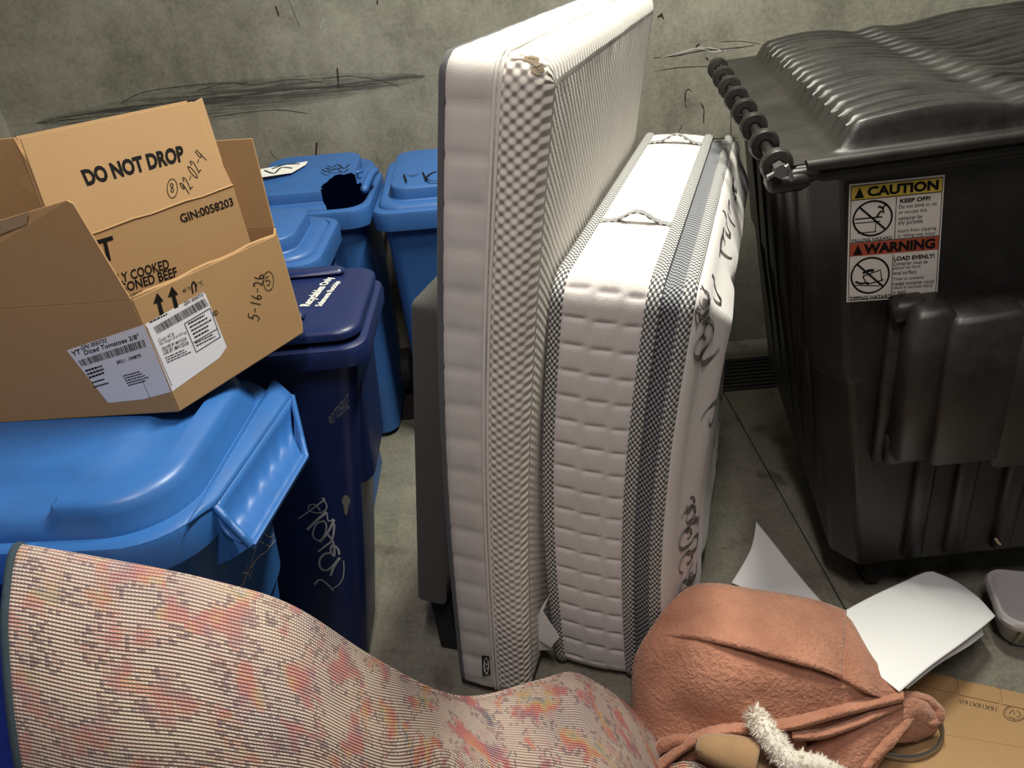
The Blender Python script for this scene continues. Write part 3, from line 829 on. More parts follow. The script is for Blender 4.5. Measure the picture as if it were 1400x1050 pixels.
# stiffening ribs low on the near side and on the left side
for u in (.40, .52, .66, .80, .94, 1.1, 1.3, 1.5):
    MB().bbox(DF, (u, .008, -1.24), (u+.06, .08, -.72), .012).build('body_rib', M_DUMP, dr_, True, 60)
for v in (.25, .45, .65, .85, 1.05):
    rg = [[DP(ul-.022, v, w), DP(ul-.022, v+.07, w), DP(ul+.03, v+.09, w), DP(ul+.03, v-.02, w)] for ul, w in ((.225, -1.19), (.135, -.63), (.075, -.12))]
    MB().loft(rg, True, True).build('body_rib', M_DUMP, dr_, bevel=.008)
# fork pocket assembly on the near side
def pbox(name, x0, y0, x1, y1, v0, v1, bev=.014, mat=None):
    """box on the near side whose front face spans the given pixels at depth v0"""
    u0, w1 = duw(x0, y0, v0); u1, w0 = duw(x1, y1, v0)
    return MB().bbox(DF, (u0, v0, w0), (u1, v1, w1), bev).build(name, mat or M_DUMP, dr_, True, 60)
def slotted(x0, x1):
    """sleeve rail with a real open slot through it"""
    k = (x1-x0)*.30; us = [duw(x, 444, -.055)[0] for x in (x0, x0+k, x1-k, x1)]
    ws = [duw(x0, y, -.055)[1] for y in (622, 582, 484, 444)]; m_ = MB()
    for a, b in (((us[0], ws[0]), (us[1], ws[3])), ((us[2], ws[0]), (us[3], ws[3])), ((us[1]-.002, ws[0]), (us[2]+.002, ws[1])), ((us[1]-.002, ws[2]), (us[2]+.002, ws[3]))):
        m_.bbox(DF, (a[0], -.055, a[1]), (b[0], .05, b[1]), .004)
    m_.build('slotted_rail', M_DUMP, dr_, True, 60)
pbox('fork_pocket', 1252, 432, 1277, 632, -.085, .05)
slotted(1277, 1300)
pbox('fork_pocket', 1304, 440, 1369, 632, -.10, .05)
slotted(1371, 1393)
pbox('fork_pocket', 1397, 434, 1470, 632, -.10, .05)
# open sleeve frame at the left end of the pocket
pbox('pocket_frame', 1224, 418, 1268, 440, -.03, .05, .010)
pbox('pocket_frame', 1214, 600, 1262, 634, -.03, .05, .010)
pbox('pocket_frame', 1220, 420, 1230, 630, -.0, .05, .005)
# lid: flange plus ribbed dome
rows = []; NU, NV = 90, 260
def lidw(u, v):
    su = sstep(.105, .15, u)*sstep(DU+.0, DU-.10, u); sv = sstep(.010, .035, v)*sstep(DD+.02, DD-.08, v)
    uc = .50-.03*v                                   # valley between the two bulges of the lid
    if u < uc: arch = .024*math.sin(math.pi*max(0, (u-.10)/(uc-.10)))**.8
    else: arch = .012*bump(u, uc+.08, .05)+.022*sstep(uc+.10, uc+.45, u)*(1-.5*sstep(1.1, DU, u))
    k = round((v+.012*math.sin(u*14))/.074); ps = abs(v+.012*math.sin(u*14)-k*.074)
    groove = -.022*math.exp(-(ps/.011)**2)*sstep(.115+.01*(k % 3), .16, u)*sstep(.05, .07, v)*sstep(DD-.05, DD-.12, v)
    return .006+su*sv*(.050+arch+groove+.003*noise.noise(Vector((u*6, v*9, 0))))
for i in range(NV+1):
    v = -.03+(DD+.05)*i/NV; row = []
    for j in range(NU+1):
        u = .0+(DU+.02)*j/NU; row.append(DP(u, v, lidw(u, v)))
    rows.append(row)
lid = MB().grid(rows).build('lid', M_DUMP, dr_, True, 50)
lo = MB()
lo.tube([DP(.03, -.03, .0), DP(.2, -.03, .0), DP(DU, -.03, .0)], .014, 10)
lo.build('lid_edge', M_DUMP, lid, True, 60)
MB().bbox(DF, (.0, -.035, -.012), (DU+.02, DD+.02, .004), .006).build('lid_flange', M_DUMP, lid, True, 60)
# hinge rod with knuckles down the left side
MB().tube([DP(-.035, -.06, .012), DP(-.035, DD-.02, .012)], .013, 10).build('hinge_rod', M_DSTEEL, dr_, True, 60)
for k in range(8):
    v = -.045+k*.18
    rg = []
    for a in range(19):
        t = 2*math.pi*a/18
        rg.append([DP(-.035+rr*math.cos(t), v+dv, .012+rr*math.sin(t)) for rr, dv in ((.016, 0), (.033, .003), (.037, .012), (.037, .026), (.033, .036), (.016, .04))])
    MB().loft(rg, closed=False).build('hinge_knuckle', M_DUMP, dr_, True, 50)
    ar = MB(); ar.bbox(DF, (-.03, v+.004, -.035), (.06, v+.036, -.002), .006); ar.build('hinge_arm', M_DUMP, dr_, True, 60)
bt = MB(); bt.tube([DP(-.035, -.085, .012), DP(-.035, -.05, .012)], .016, 6); bt.tube([DP(-.062, -.072, .000), DP(-.02, -.075, .020), DP(-.008, -.075, -.012)], .006, 6)
bt.build('hinge_bolt', M_STEEL, dr_, True, 50)
MB().bbox(DF, (-.055, -.05, -.05), (.04, .03, -.01), .010).build('rim_lug', M_DUMP, dr_, True, 60)
# casters
for (u, v) in ((.36, .16), (.36, DD-.22), (1.45, .16), (1.45, DD-.22)):
    p = DP(u, v, -1.26); rr = .06
    c = Vector((p.x, p.y, rr+.001))
    cs = MB(); cs.box((p.x, p.y, p.z-.008), (.11, .11, .02))
    zt = p.z-.01
    for s in (-1, 1):
        cs.slab([Vector((p.x+s*.034, p.y-.04, zt)), Vector((p.x+s*.034, p.y+.04, zt)), Vector((p.x+s*.034, p.y+.02, rr-.01)), Vector((p.x+s*.034, p.y-.02, rr-.01))], .006)
    co = cs.build('caster_fork', M_DSTEEL, dr_)
    rg = []
    for k in range(25):
        q = 2*math.pi*k/24
        rg.append([c+Vector((x, r_*math.cos(q), r_*math.sin(q))) for x, r_ in ((-.022, .01), (-.022, rr-.01), (-.014, rr), (.014, rr), (.022, rr-.01), (.022, .01))])
    MB().loft(rg, closed=False).build('caster_wheel', M_RUBBER, dr_, True, 40)
# hazard sticker on the near side
pls = plane3(DP(.1, .0285, -.1), DP(.5, .0285, -.1), DP(.1, .031, -.5))
M_STW = plain('sticker_white', (.62, .58, .53), .5, .12, 30); M_STY = plain('sticker_yellow', (.55, .40, .06), .5, .12, 30); M_STR = plain('sticker_red', (.36, .065, .03), .5, .12, 30)
S_TL, S_TR, S_BR, S_BL = [Vector((*p, 0)) for p in ((1161, 252), (1291.5, 238.5), (1281, 404.5), (1157, 413))]
def sp_(u, v):
    p = bil([S_TL, S_TR, S_BR, S_BL], u, v); return (p.x, p.y)
def srect(mb, u0, v0, u1, v1, off): ppoly(mb, [sp_(u0, v0), sp_(u1, v0), sp_(u1, v1), sp_(u0, v1)], pls, off)
def stext(mb, s, u0, v0, u1, v1, off=.0022, bold=.0):
    ptext(mb, s, [sp_(u0, v1), sp_(u1, v1), sp_(u1, v0), sp_(u0, v0)], pls, off, bold)
mb = MB(); srect(mb, 0, 0, 1, 1, .0008); stk = mb.build('hazard_sticker', M_STW, dr_, solid=.0004)
mb = MB(); srect(mb, .02, .02, .98, .135, .0014); mb.build('caution_band', M_STY, stk)
mb = MB(); srect(mb, .02, .505, .98, .615, .0014); mb.build('warning_band', M_STR, stk)
mb = MB()
stext(mb, 'CAUTION', .19, .035, .94, .12, bold=.045); stext(mb, 'WARNING', .17, .517, .94, .602, bold=.045)
for (v0, v1) in ((.035, .125), (.515, .606)):
    ppoly(mb, [sp_(.055, v1), sp_(.16, v1), sp_(.108, v0)], pls, .002)
stext(mb, 'KEEP OFF!', .54, .165, .86, .20, bold=.03); stext(mb, 'LOAD EVENLY!', .50, .645, .94, .68, bold=.03)
for i, (s, u1) in enumerate((('Do not climb in, on', .93), ('or occupy this', .83), ('container for', .79), ('any purpose', .79))): stext(mb, s, .53, .215+i*.047, u1, .25+i*.047)
for i, (s, u1) in enumerate((('Injury from slipping', .94), ('or falling may occur.', .95))): stext(mb, s, .53, .42+i*.04, u1, .452+i*.04)
for i, (s, u1) in enumerate((('Container must be', .87), ('placed on hard,', .80), ('level surface.', .76))): stext(mb, s, .50, .69+i*.038, u1, .72+i*.038)
for i, (s, u1) in enumerate((('Tilted or unevenly', .84), ('loaded container could', .95), ('result in serious injury', .94), ('or death.', .66))): stext(mb, s, .50, .82+i*.036, u1, .85+i*.036)
stext(mb, 'FALLING HAZARD', .04, .468, .47, .492, bold=.01); stext(mb, 'TIPPING HAZARD', .03, .955, .49, .985, bold=.02)
def scirc(cu, cv, ru, rv):
    pts = [onpl(*sp_(cu+ru*math.cos(a), cv+rv*math.sin(a)), pls)+pls[1]*.002 for a in [2*math.pi*k/36 for k in range(37)]]
    mb.ribbon(pts, .0045, pls[1])
def sl(pts, w=.003): mb.ribbon([onpl(*sp_(*p), pls)+pls[1]*.002 for p in pts], w, pls[1])
scirc(.255, .305, .205, .145); scirc(.25, .785, .205, .148)
sl([(.11, .20), (.40, .41)], .0045); sl([(.10, .68), (.40, .89)], .0045)
sl([(.07, .30), (.36, .30)]); sl([(.07, .335), (.34, .335)], .002); sl([(.29, .335), (.29, .42)], .002); sl([(.10, .42), (.30, .42)], .002)
sl([(.30, .295), (.34, .25), (.37, .27), (.36, .225), (.31, .21)], .005); sl([(.36, .225), (.40, .19)], .004)
sl([(.17, .79), (.36, .745), (.38, .84)], .003); sl([(.17, .79), (.22, .86), (.40, .83)], .003); sl([(.09, .86), (.36, .88)], .002); sl([(.09, .83), (.15, .85), (.21, .845), (.24, .855)], .005); sl([(.17, .765), (.22, .745), (.29, .745)], .007)
for a, b in (((.50, .145), (.50, .495)), ((.49, .625), (.49, .985)), ((.02, .02), (.98, .02)), ((.98, .02), (.98, .985)), ((.02, .02), (.02, .985)), ((.02, .985), (.98, .985)), ((.02, .498), (.98, .498)), ((.02, .138), (.98, .138))): sl([a, b], .0016)
mb.build('sticker_print', M_BLACKINK, stk)
# litter caught on the dumpster
random.seed(4)
for i, (x, y, v) in enumerate([(1322, 425, -.02), (1340, 421, .0), (1355, 428, -.05), (1348, 412, .015), (1390, 424, -.02), (1366, 422, .0), (1290, 432, -.02), (1260, 424, -.03), (1330, 416, .02), (1236, 600, -.01)]):
    u, w = duw(x, y, v); p = DP(u, v, w); a = random.random()*6; s = .010+.010*random.random()
    w_ = None
    q = [p+Vector((s*math.cos(a+t)*k, s*math.sin(a+t)*k, .002+.004*random.random())) for t, k in ((0, 1.5), (1.3, .5), (2.4, .6), (3.14, 1.4), (4.1, .5), (5.2, .6))]
    o = MB().poly(q).build('dry_leaf', M_LEAF, None, solid=.0015)
    tag(o, 'tiny dry leaf scrap lying on the dumpster fork pockets', 'leaf', 'leaf scraps on the dumpster')
# ------------------------------------------------------------------ open carton on the near cart
def mat_card(name, col, var=.10):
    m, nt, b = newmat(name); v = coords(nt)
    f = noisef(nt, v, 6, 5, .6); g = noisef(nt, mapping(nt, v, (40, 40, 160)), 2, 3, .6)
    c = mixc(nt, math2(nt, 'MULTIPLY', f, .55), col, tuple(x*.80 for x in col))
    c = mixc(nt, math2(nt, 'MULTIPLY', g, .12), c, tuple(x*.6 for x in col))
    ln(nt, c, b.inputs['Base Color']); b.inputs['Roughness'].default_value = .75
    bumpn(nt, b, math2(nt, 'ADD', g, math2(nt, 'MULTIPLY', f, 3)), .12, .002); return m
M_CARD = mat_card('cardboard', (.42, .25, .11)); M_CARDIN = M_CARD; M_CEDGE = M_CARD
M_LABEL = plain('white_label', (.72, .71, .74), .5, .03, 20); M_TAPE = plain('clear_tape', (.36, .25, .15), .25, .05)
Z0 = 1.134
A = onz(245, 562, Z0); B = onz(413, 455, Z0+.035); D = A+(onz(0, 577, Z0)-A)*1.30; C = D+(B-A)
At = ony(180, 410, A.y+.01); Bt = onpl(375, 322, plane3(A, B, At)); Dt = D+(At-A); Ct = C+(At-A)*.5+(Bt-B)*.5
ctn = thing('open_carton', 'open brown cardboard carton with white shipping label, on the near blue cart', 'box', (A+C)/2)
TH = .005
def panel(name, q, mat, parent, th=TH): return MB().slab(q, th).build(name, mat, parent, bevel=.0012)
fl_ = panel('side_panel', [A, D, Dt, At], M_CARD, ctn); fr_ = panel('side_panel', [A, B, Bt, At], M_CARD, ctn)
BK = Vector((-.012, .055, 0)); B2, C2, Bt2, Ct2 = B+BK, C+BK, Bt+BK, Ct+BK
panel('side_panel', [B2, C2, Ct2, Bt2], M_CARDIN, ctn); panel('side_panel', [C2, D, Dt, Ct2], M_CARDIN, ctn); panel('side_panel', [B, B2, Bt2, Bt], M_CARDIN, ctn)
panel('bottom_panel', [A, B, B2, C2, D], M_CARDIN, ctn)
F1 = ony(97, 272, At.y+.012); F0 = ony(-70, 322, Dt.y+.012)
ffl = panel('flap', [At, Dt, F0, lerp(F0, F1, .97), lerp(F1, At, .04)], M_CARD, ctn)
G1 = ony(345, 189, Bt2.y+.03); G0 = Ct2+(G1-Bt2)
panel('flap', [Bt2, Ct2, G0, G1], M_CARDIN, ctn)
# front flap folded down inside
n_fr = (B-A).cross(Vector((0, 0, 1))).normalized()
if n_fr.dot(CAM-A) < 0: n_fr = -n_fr
panel('flap', [At-n_fr*.006, Bt-n_fr*.006, lerp(Bt, B, .6)-n_fr*.03, lerp(At, A, .6)-n_fr*.03], M_CARD, ctn)
PFL = plane3(A, D, At); PFR = plane3(A, B, At); OF = TH/2+.0008
# tape over the flap crease
mb = MB(); ppoly(mb, [(0, 302), (40, 289), (38, 306), (0, 320)], plane3(At, Dt, F1), OF); mb.build('tape', M_TAPE, ffl)
for cx, cy in ((214.5, 414), (234.5, 405)):
    mb = MB(); ppoly(mb, [(cx-6, cy+1), (cx-1, cy-14), (cx+8, cy-3), (cx+4, cy-1.5), (cx+8.5, cy+14), (cx+3, cy+17), (cx-1, cy)], PFR, OF); mb.build('arrow_print', M_BLACKINK, fr_)
for s_, qq in (('40 °F', [(249.5, 400), (260, 396), (258.5, 391), (247.5, 395.5)]), ('5 °C', [(267, 392), (277, 388), (275, 383), (265.5, 387)]), ('ED', [(291, 432), (297.5, 429), (296, 423), (289.5, 426)])):
    mb = MB(); ptext(mb, s_, qq, PFR, OF, .01); mb.build('print', M_BLACKINK, fr_)
mb = MB(); pline(mb, [(263, 401), (261, 391), (263, 385), (266, 389), (267, 398)], .003, PFR, OF, 3); mb.build('print', M_BLACKINK, fr_)
GL = {'5': [[(.85, 1), (.15, .98), (.1, .55), (.6, .62), (.85, .3), (.5, 0), (.05, .12)]], '1': [[(.55, 1), (.45, 0)]], '6': [[(.75, 1), (.25, .6), (.12, .2), (.45, 0), (.8, .2), (.6, .45), (.2, .3)]],
      '2': [[(.1, .75), (.4, 1), (.8, .75), (.5, .35), (.1, .05), (.4, .1), (.95, 0)]], '-': [[(.1, .45), (.9, .5)]], '0': [[(.5, 1), (.12, .7), (.15, .2), (.5, 0), (.85, .3), (.85, .75), (.5, 1)]],
      '8': [[(.75, .85), (.4, 1), (.2, .75), (.7, .35), (.6, .02), (.25, .1), (.3, .4), (.75, .7), (.75, .85)]], '9': [[(.8, .8), (.4, 1), (.15, .75), (.4, .5), (.8, .8), (.75, .4), (.6, 0)]], '4': [[(.3, 1), (.1, .45), (.85, .5)], [(.75, .95), (.6, 0)]]}
def hand(name, s_, quad, pl, w_, parent):
    mb = MB(); q = [Vector((*p, 0)) for p in quad]; n = len(s_)
    for k, ch in enumerate(s_):
        for st in GL[ch]:
            px = [bil(q, (k+.12+.76*x)/n, y) for x, y in st]; pline(mb, [(p.x, p.y) for p in px], w_, pl, OF, 4)
    return mb.build(name, M_BLACKINK, parent)
def oval(cx, cy, rx, ry, pl, w_, parent):
    mb = MB(); pline(mb, [(cx+rx*math.cos(t), cy+ry*math.sin(t)) for t in [2*math.pi*k/16 for k in range(17)]], w_, pl, OF, 2); mb.build('handwriting', M_BLACKINK, parent)
hand('handwriting', '5-16-26', [(353, 440), (360, 372), (347, 376), (338, 434)], PFR, .0020, fr_)
oval(366, 384, 7, 13, PFR, .0016, fr_); hand('handwriting', '5', [(362, 391), (371, 388), (368, 377), (360, 380)], PFR, .0018, fr_)
# wrap-around shipping label
mb = MB(); ppoly(mb, [(92, 478), (197.5, 443), (234.5, 535), (196, 545), (149, 550)], PFL, OF-.0004); la = mb.build('shipping_label', M_LABEL, fl_)
mb = MB(); ppoly(mb, [(197.5, 443), (276, 399), (280, 402), (309, 474), (299, 489), (234.5, 535)], PFR, OF-.0004); lb = mb.build('shipping_label', M_LABEL, fr_)
def barcode(mb, q, pl, seed, n=60):
    rnd = random.Random(seed); x = 0; L_ = [Vector((*p, 0)) for p in q]
    while x < 1:
        w_ = rnd.choice((.006, .010, .016)); 
        p = [bil(L_, min(1, x+a), b_) for a, b_ in ((0, 0), (w_, 0), (w_, 1), (0, 1))]
        ppoly(mb, [(v.x, v.y) for v in p], pl, OF+.0003); x += w_+rnd.choice((.006, .009, .014))
def lines(mb, q, pl, n, fill=.45, seed=1):
    L_ = [Vector((*p, 0)) for p in q]; rnd = random.Random(seed)
    for i in range(n):
        v0 = (i+.2)/n; v1 = (i+.2+fill)/n; e = .6+.4*rnd.random(); x = 0
        while x < e:
            w_ = .05+.1*rnd.random()
            p = [bil(L_, a, b_) for a, b_ in ((x, v0), (min(e, x+w_), v0), (min(e, x+w_), v1), (x, v1))]
            ppoly(mb, [(v.x, v.y) for v in p], pl, OF+.0003); x += w_+.02
o2 = OF+.0003
def lab(parent, fn, *a):
    mb = MB(); fn(mb, *a); mb.build('label_print', M_BLACKINK, parent)
lab(la, ptext, 'YT', [(101, 486), (112, 482), (110, 475.5), (98, 480)], PFL, o2, .02)
lab(la, ptext, 'GIN: 0050732', [(112, 478), (147, 466.5), (146.5, 461), (111.5, 472)], PFL, o2, .01)
lab(la, ptext, 'Diced Tomatoes 3/8"', [(117, 484.5), (192, 461.5), (190, 455), (115.5, 478)], PFL, o2, .012)
lab(la, barcode, [(108, 492), (198, 463), (201, 473), (113, 500)], PFL, 2)
lab(la, ptext, 'SKU : 104875', [(161, 497), (194, 487), (193, 482.5), (160, 492.5)], PFL, o2, .02)
lab(la, lines, [(117, 504), (150, 494), (155, 507), (124, 518)], PFL, 3, .5, 3); lab(la, lines, [(126, 520), (146, 514), (152, 526), (131, 532)], PFL, 2, .3, 5)
lab(la, lines, [(168, 512), (200, 503), (209, 519), (177, 528)], PFL, 5, .4, 7)
lab(la, pline, [(195, 518), (206, 543)], .0008, PFL, o2, 0)
lab(lb, ptext, 'GIN: 0050732', [(251, 418), (277, 404), (276, 399.5), (250, 413)], PFR, o2, .01)
lab(lb, barcode, [(208, 447), (278, 407), (284, 417), (214, 456)], PFR, 4)
lab(lb, ptext, 'Count: 4/5 lb', [(216, 468), (237, 458), (236, 453), (215, 463)], PFR, o2, 0)
lab(lb, ptext, 'Net Weight: 20 lb (9.07 kg)', [(218, 473), (254, 456), (253, 451.5), (217, 468.5)], PFR, o2, 0)
lab(lb, ptext, 'DELIVER BY: MAY/22/26', [(221, 479), (254, 464), (253, 460), (220, 474.5)], PFR, o2, .01)
lab(lb, ptext, 'USE BY: MAY/25/26', [(223, 485), (257, 470), (256, 465), (222, 479.5)], PFR, o2, .01)
lab(lb, lines, [(224, 488), (258, 473), (262, 482), (228, 497)], PFR, 3, .35, 9)
lab(lb, lines, [(255, 441), (284, 425), (293, 449), (266, 464)], PFR, 5, .35, 11)
lab(lb, lines, [(265, 467), (296, 452), (299, 459), (268, 475)], PFR, 2, .35, 12)
for p, q in (((251, 442), (286, 421)), ((286, 421), (300, 460)), ((300, 460), (267, 481)), ((267, 481), (251, 442)), ((263, 468), (296, 449))): lab(lb, pline, [p, q], .0014, PFR, o2, 0)
lab(lb, pline, [(199, 446), (234, 527)], .0010, PFR, o2, 0)
lab(lb, lines, [(203, 439), (238, 422), (239, 425), (204, 442)], PFR, 1, .5, 13)

# ------------------------------------------------------------------ flattened printed carton standing inside
dAB = (B-A); dAB.z = 0; dAB.normalize()
ang = R(-8); dI = Vector((dAB.x*math.cos(ang)-dAB.y*math.sin(ang), dAB.x*math.sin(ang)+dAB.y*math.cos(ang), 0))
pI = lerp(A, B, .90)+Vector((-.03, .03, 0)); nI = dI.cross(Vector((0, 0, 1))).normalized()
if nI.dot(CAM-pI) < 0: nI = -nI
PI_ = (pI, (nI+Vector((0, 0, .12))).normalized())
f1, f2 = onpl(80, 335, PI_), onpl(318, 254, PI_)
l1, l2 = onpl(130, 470, PI_), onpl(352, 360, PI_)
dI_ = (Vector((0, 0, -1))-PI_[1]*Vector((0, 0, -1)).dot(PI_[1])).normalized()
l1, l2 = [p+dI_*max(0, (p.z-Z0-.006)/-dI_.z) for p in (l1, l2)]
axf = (f2-f1).normalized(); nU = Matrix.Rotation(R(14), 3, axf) @ PI_[1]
if (Matrix.Rotation(R(14), 3, axf) @ PI_[1]).z < PI_[1].z: nU = Matrix.Rotation(R(-14), 3, axf) @ PI_[1]
PU = (f1, nU)
t1, t2 = onpl(27, 189, PU), onpl(263, 139, PU)
inn = thing('printed_carton', 'folded brown carton with bold black handling words, stood inside the open carton', 'box', (l1+l2)/2)
lo_ = panel('lower_panel', [l1, l2, f2, f1], M_CARD, inn); up_ = panel('upper_panel', [f1, f2, t2, t1], M_CARD, inn)
bk = (-nI)*.028
PS_ = (t2+bk*.5, PU[1])
panel('side_flap', [onpl(262, 141, PS_), onpl(276, 133.5, PS_), onpl(303, 218, PS_), onpl(310, 246, PS_), onpl(285, 190, PS_)], M_CARDIN, inn, .004)
MB().tube([lerp(f1, f2, k/10)+PU[1]*.002+Vector((0, 0, .0015*math.sin(k*2.1))) for k in range(11)], .0022, 6).build('fold_line', M_CEDGE, inn, True)
MB().tube([lerp(At, Bt, k/10)+n_fr*-.003+Vector((0, 0, .002*math.sin(k*1.7))) for k in range(11)], .0045, 6).build('fold_edge', M_CEDGE, ctn, True)
panel('back_panel', [l1+bk, l2+bk, f2+bk, t2+bk, t1+bk, f1+bk], M_CARDIN, inn, .004)
# plain panel standing left of the printed one
y0 = 1.47; s0, s1, s2, s3 = ony(68, 279, y0-.02), ony(-60, 310, y0-.02), ony(-60, 196, y0), ony(20, 188, y0)
panel('plain_panel', [Vector((s0.x, s0.y-.02, Z0+.02)), Vector((s1.x+.05, s1.y-.02, Z0+.02)), s1+Vector((.02, 0, 0)), s2, s3, s0], M_CARD, inn)
mb = MB(); ptext(mb, 'DO NOT DROP', [(119, 255), (252.5, 220.5), (248.5, 198.5), (109, 233)], PU, OF, .045); mb.build('print', M_BLACKINK, up_)
hand('handwriting', '92-02-4', [(256, 270), (283, 216), (268, 202), (244, 254)], PU, .0016, up_)
oval(235, 258, 7, 13, PU, .0014, up_); hand('handwriting', '8', [(231, 264), (240, 262), (238, 250), (230, 252)], PU, .0016, up_)
for s_, qq in (('GIN:0058203', [(248, 305), (319, 280.5), (316, 269.5), (243.5, 293.5)]), ('YT', [(112, 368), (160, 353), (153, 322), (105, 336)]), ('FULLY COOKED', [(140, 394), (231.5, 366.5), (228.5, 353.5), (137, 381)]),
               ('SEASONED BEEF', [(145, 407.5), (242.5, 377.5), (239.5, 364.5), (142, 394.5)]), ('AND BURRITO FILLING', [(160, 415), (222, 395), (220.5, 388), (158.5, 408)])):
    mb = MB(); ptext(mb, s_, qq, PI_, OF, .02); mb.build('print', M_BLACKINK, lo_)

# ------------------------------------------------------------------ rug
def mat_rug():
    m, nt, b = newmat('woven_rug_back'); uv = nt.nodes.new('ShaderNodeUVMap').outputs[0]
    CU, CV = .0062, .0062
    snap = nt.nodes.new('ShaderNodeVectorMath'); snap.operation = 'SNAP'; ln(nt, uv, snap.inputs[0]); snap.inputs[1].default_value = (CU, CV, 1)
    q = snap.outputs[0]
    n1 = noisef(nt, q, 15, 3, .55); n2 = noisef(nt, mapping(nt, q, loc=(3, 7, 0)), 10, 3, .6); n3 = noisef(nt, mapping(nt, q, loc=(9, 2, 0)), 5, 3, .5); n4 = noisef(nt, mapping(nt, q, (1, 1.6, 1), loc=(1, 5, 0)), 22, 2, .5)
    ground = ramp(nt, n3, [(.35, (.56, .42, .34)), (.5, (.49, .34, .30)), (.65, (.37, .27, .28))])
    mot = ramp(nt, n2, [(.30, (.11, .09, .13)), (.42, (.28, .10, .14)), (.50, (.46, .09, .10)), (.56, (.52, .17, .08)), (.61, (.50, .34, .14)), (.68, (.12, .17, .18))])
    # motifs: patches of colour with stepped edges
    mask = math2(nt, 'MULTIPLY', math2(nt, 'SUBTRACT', n1, .505, clamp=True), 12, clamp=True)
    line = math2(nt, 'LESS_THAN', math2(nt, 'ABSOLUTE', math2(nt, 'SUBTRACT', n1, .50)), .010)
    speck = math2(nt, 'MULTIPLY', math2(nt, 'SUBTRACT', n4, .56, clamp=True), 5, clamp=True)
    sg = nt.nodes.new('ShaderNodeSeparateXYZ'); ln(nt, uv, sg.inputs[0])
    amt = math2(nt, 'ADD', math2(nt, 'MULTIPLY', sg.outputs[0], .5), .5, clamp=True)
    c = mixc(nt, math2(nt, 'MULTIPLY', mask, amt), ground, mot)
    c = mixc(nt, math2(nt, 'MULTIPLY', speck, .5), c, mot)
    c = mixc(nt, math2(nt, 'MULTIPLY', line, .75), c, (.14, .08, .10))
    sp = nt.nodes.new('ShaderNodeSeparateXYZ'); ln(nt, uv, sp.inputs[0]); U, V = sp.outputs[0], sp.outputs[1]
    fv = math2(nt, 'FRACT', math2(nt, 'DIVIDE', V, CV)); fu = math2(nt, 'FRACT', math2(nt, 'DIVIDE', U, CU))
    row = math2(nt, 'SUBTRACT', 1.0, math2(nt, 'MULTIPLY', math2(nt, 'ABSOLUTE', math2(nt, 'SUBTRACT', fv, .5)), 2.8), clamp=True)
    colm = math2(nt, 'SUBTRACT', 1.0, math2(nt, 'MULTIPLY', math2(nt, 'ABSOLUTE', math2(nt, 'SUBTRACT', fu, .5)), 1.7), clamp=True)
    wn = nd(nt, 'ShaderNodeTexWhiteNoise', noise_dimensions='2D'); ln(nt, q, wn.inputs['Vector'])
    pick = math2(nt, 'MULTIPLY', math2(nt, 'MULTIPLY', row, colm), math2(nt, 'ADD', math2(nt, 'MULTIPLY', wn.outputs['Value'], .5), .9), clamp=True)
    pick = math2(nt, 'MULTIPLY', pick, math2(nt, 'SUBTRACT', 1.0, math2(nt, 'MULTIPLY', math2(nt, 'MAXIMUM', mask, line), .55)), clamp=True)
    c = mixc(nt, pick, c, (.90, .80, .62))
    gap = math2(nt, 'MULTIPLY', math2(nt, 'SUBTRACT', math2(nt, 'ABSOLUTE', math2(nt, 'SUBTRACT', fv, .5)), .26, clamp=True), 5, clamp=True)
    ln(nt, c, b.inputs['Base Color']); b.inputs['Roughness'].default_value = .95
    bumpn(nt, b, math2(nt, 'SUBTRACT', pick, gap), .8, .003)
    return m
M_RUG = mat_rug(); M_BIND = plain('dark_teal_binding', (.035, .06, .075), .9, .2, 80, .5, 300)
CO = [((24, 750), 1.015, (30, 1050), .80), ((160, 772), .995, (170, 1050), .78), ((290, 800), .985, (320, 1050), .79), ((400, 835), 1.02, (430, 1050), .83), ((510, 905), 1.10, (530, 1050), .92),
      ((600, 951), 1.21, (610, 1050), 1.02), ((660, 956), 1.26, (680, 1050), 1.07), ((740, 933), 1.35, (760, 1050), 1.12), ((790, 925), 1.39, (820, 1050), 1.15), ((850, 960), 1.345, (870, 1050), 1.18), ((893, 1005), 1.285, (903, 1050), 1.21)]
cols = []
for i, (tp_, yt, mp, ym) in enumerate(CO):
    T_ = ony(*tp_, yt); M_ = ony(*mp, ym)
    mid = lerp(T_, M_, .45)+Vector((0, -.022, .018))*(1 if i < 5 else .6)
    foot = Vector((M_.x, M_.y-.18-.05*M_.z, .012)) if i < 6 else Vector((M_.x, M_.y-.12, .012+.02*(10-i)/4))
    half = lerp(M_, foot, .5)+Vector((0, -.02, .03*(i < 7)))
    back1 = T_+Vector((.0, .014, -.012)); back2 = T_+Vector((0, .012, -.06)); back3 = T_+Vector((.0, .0, -min(.3, T_.z*.6)))
    if i >= 5: back2 = T_+Vector((.0, .03, -T_.z*.4)); back3 = T_+Vector((.0, .035, -T_.z*.85))
    cols.append([back3, back2, back1, T_+Vector((0, -.004, -.003)), lerp(T_, mid, .35)+Vector((0, -.006, .006)), mid, M_, half, foot])
fine = [crom(c_, 6) for c_ in cols]
rows = []
for j in range(len(fine[0])):
    rows.append(crom([f_[j] for f_ in fine], 12))
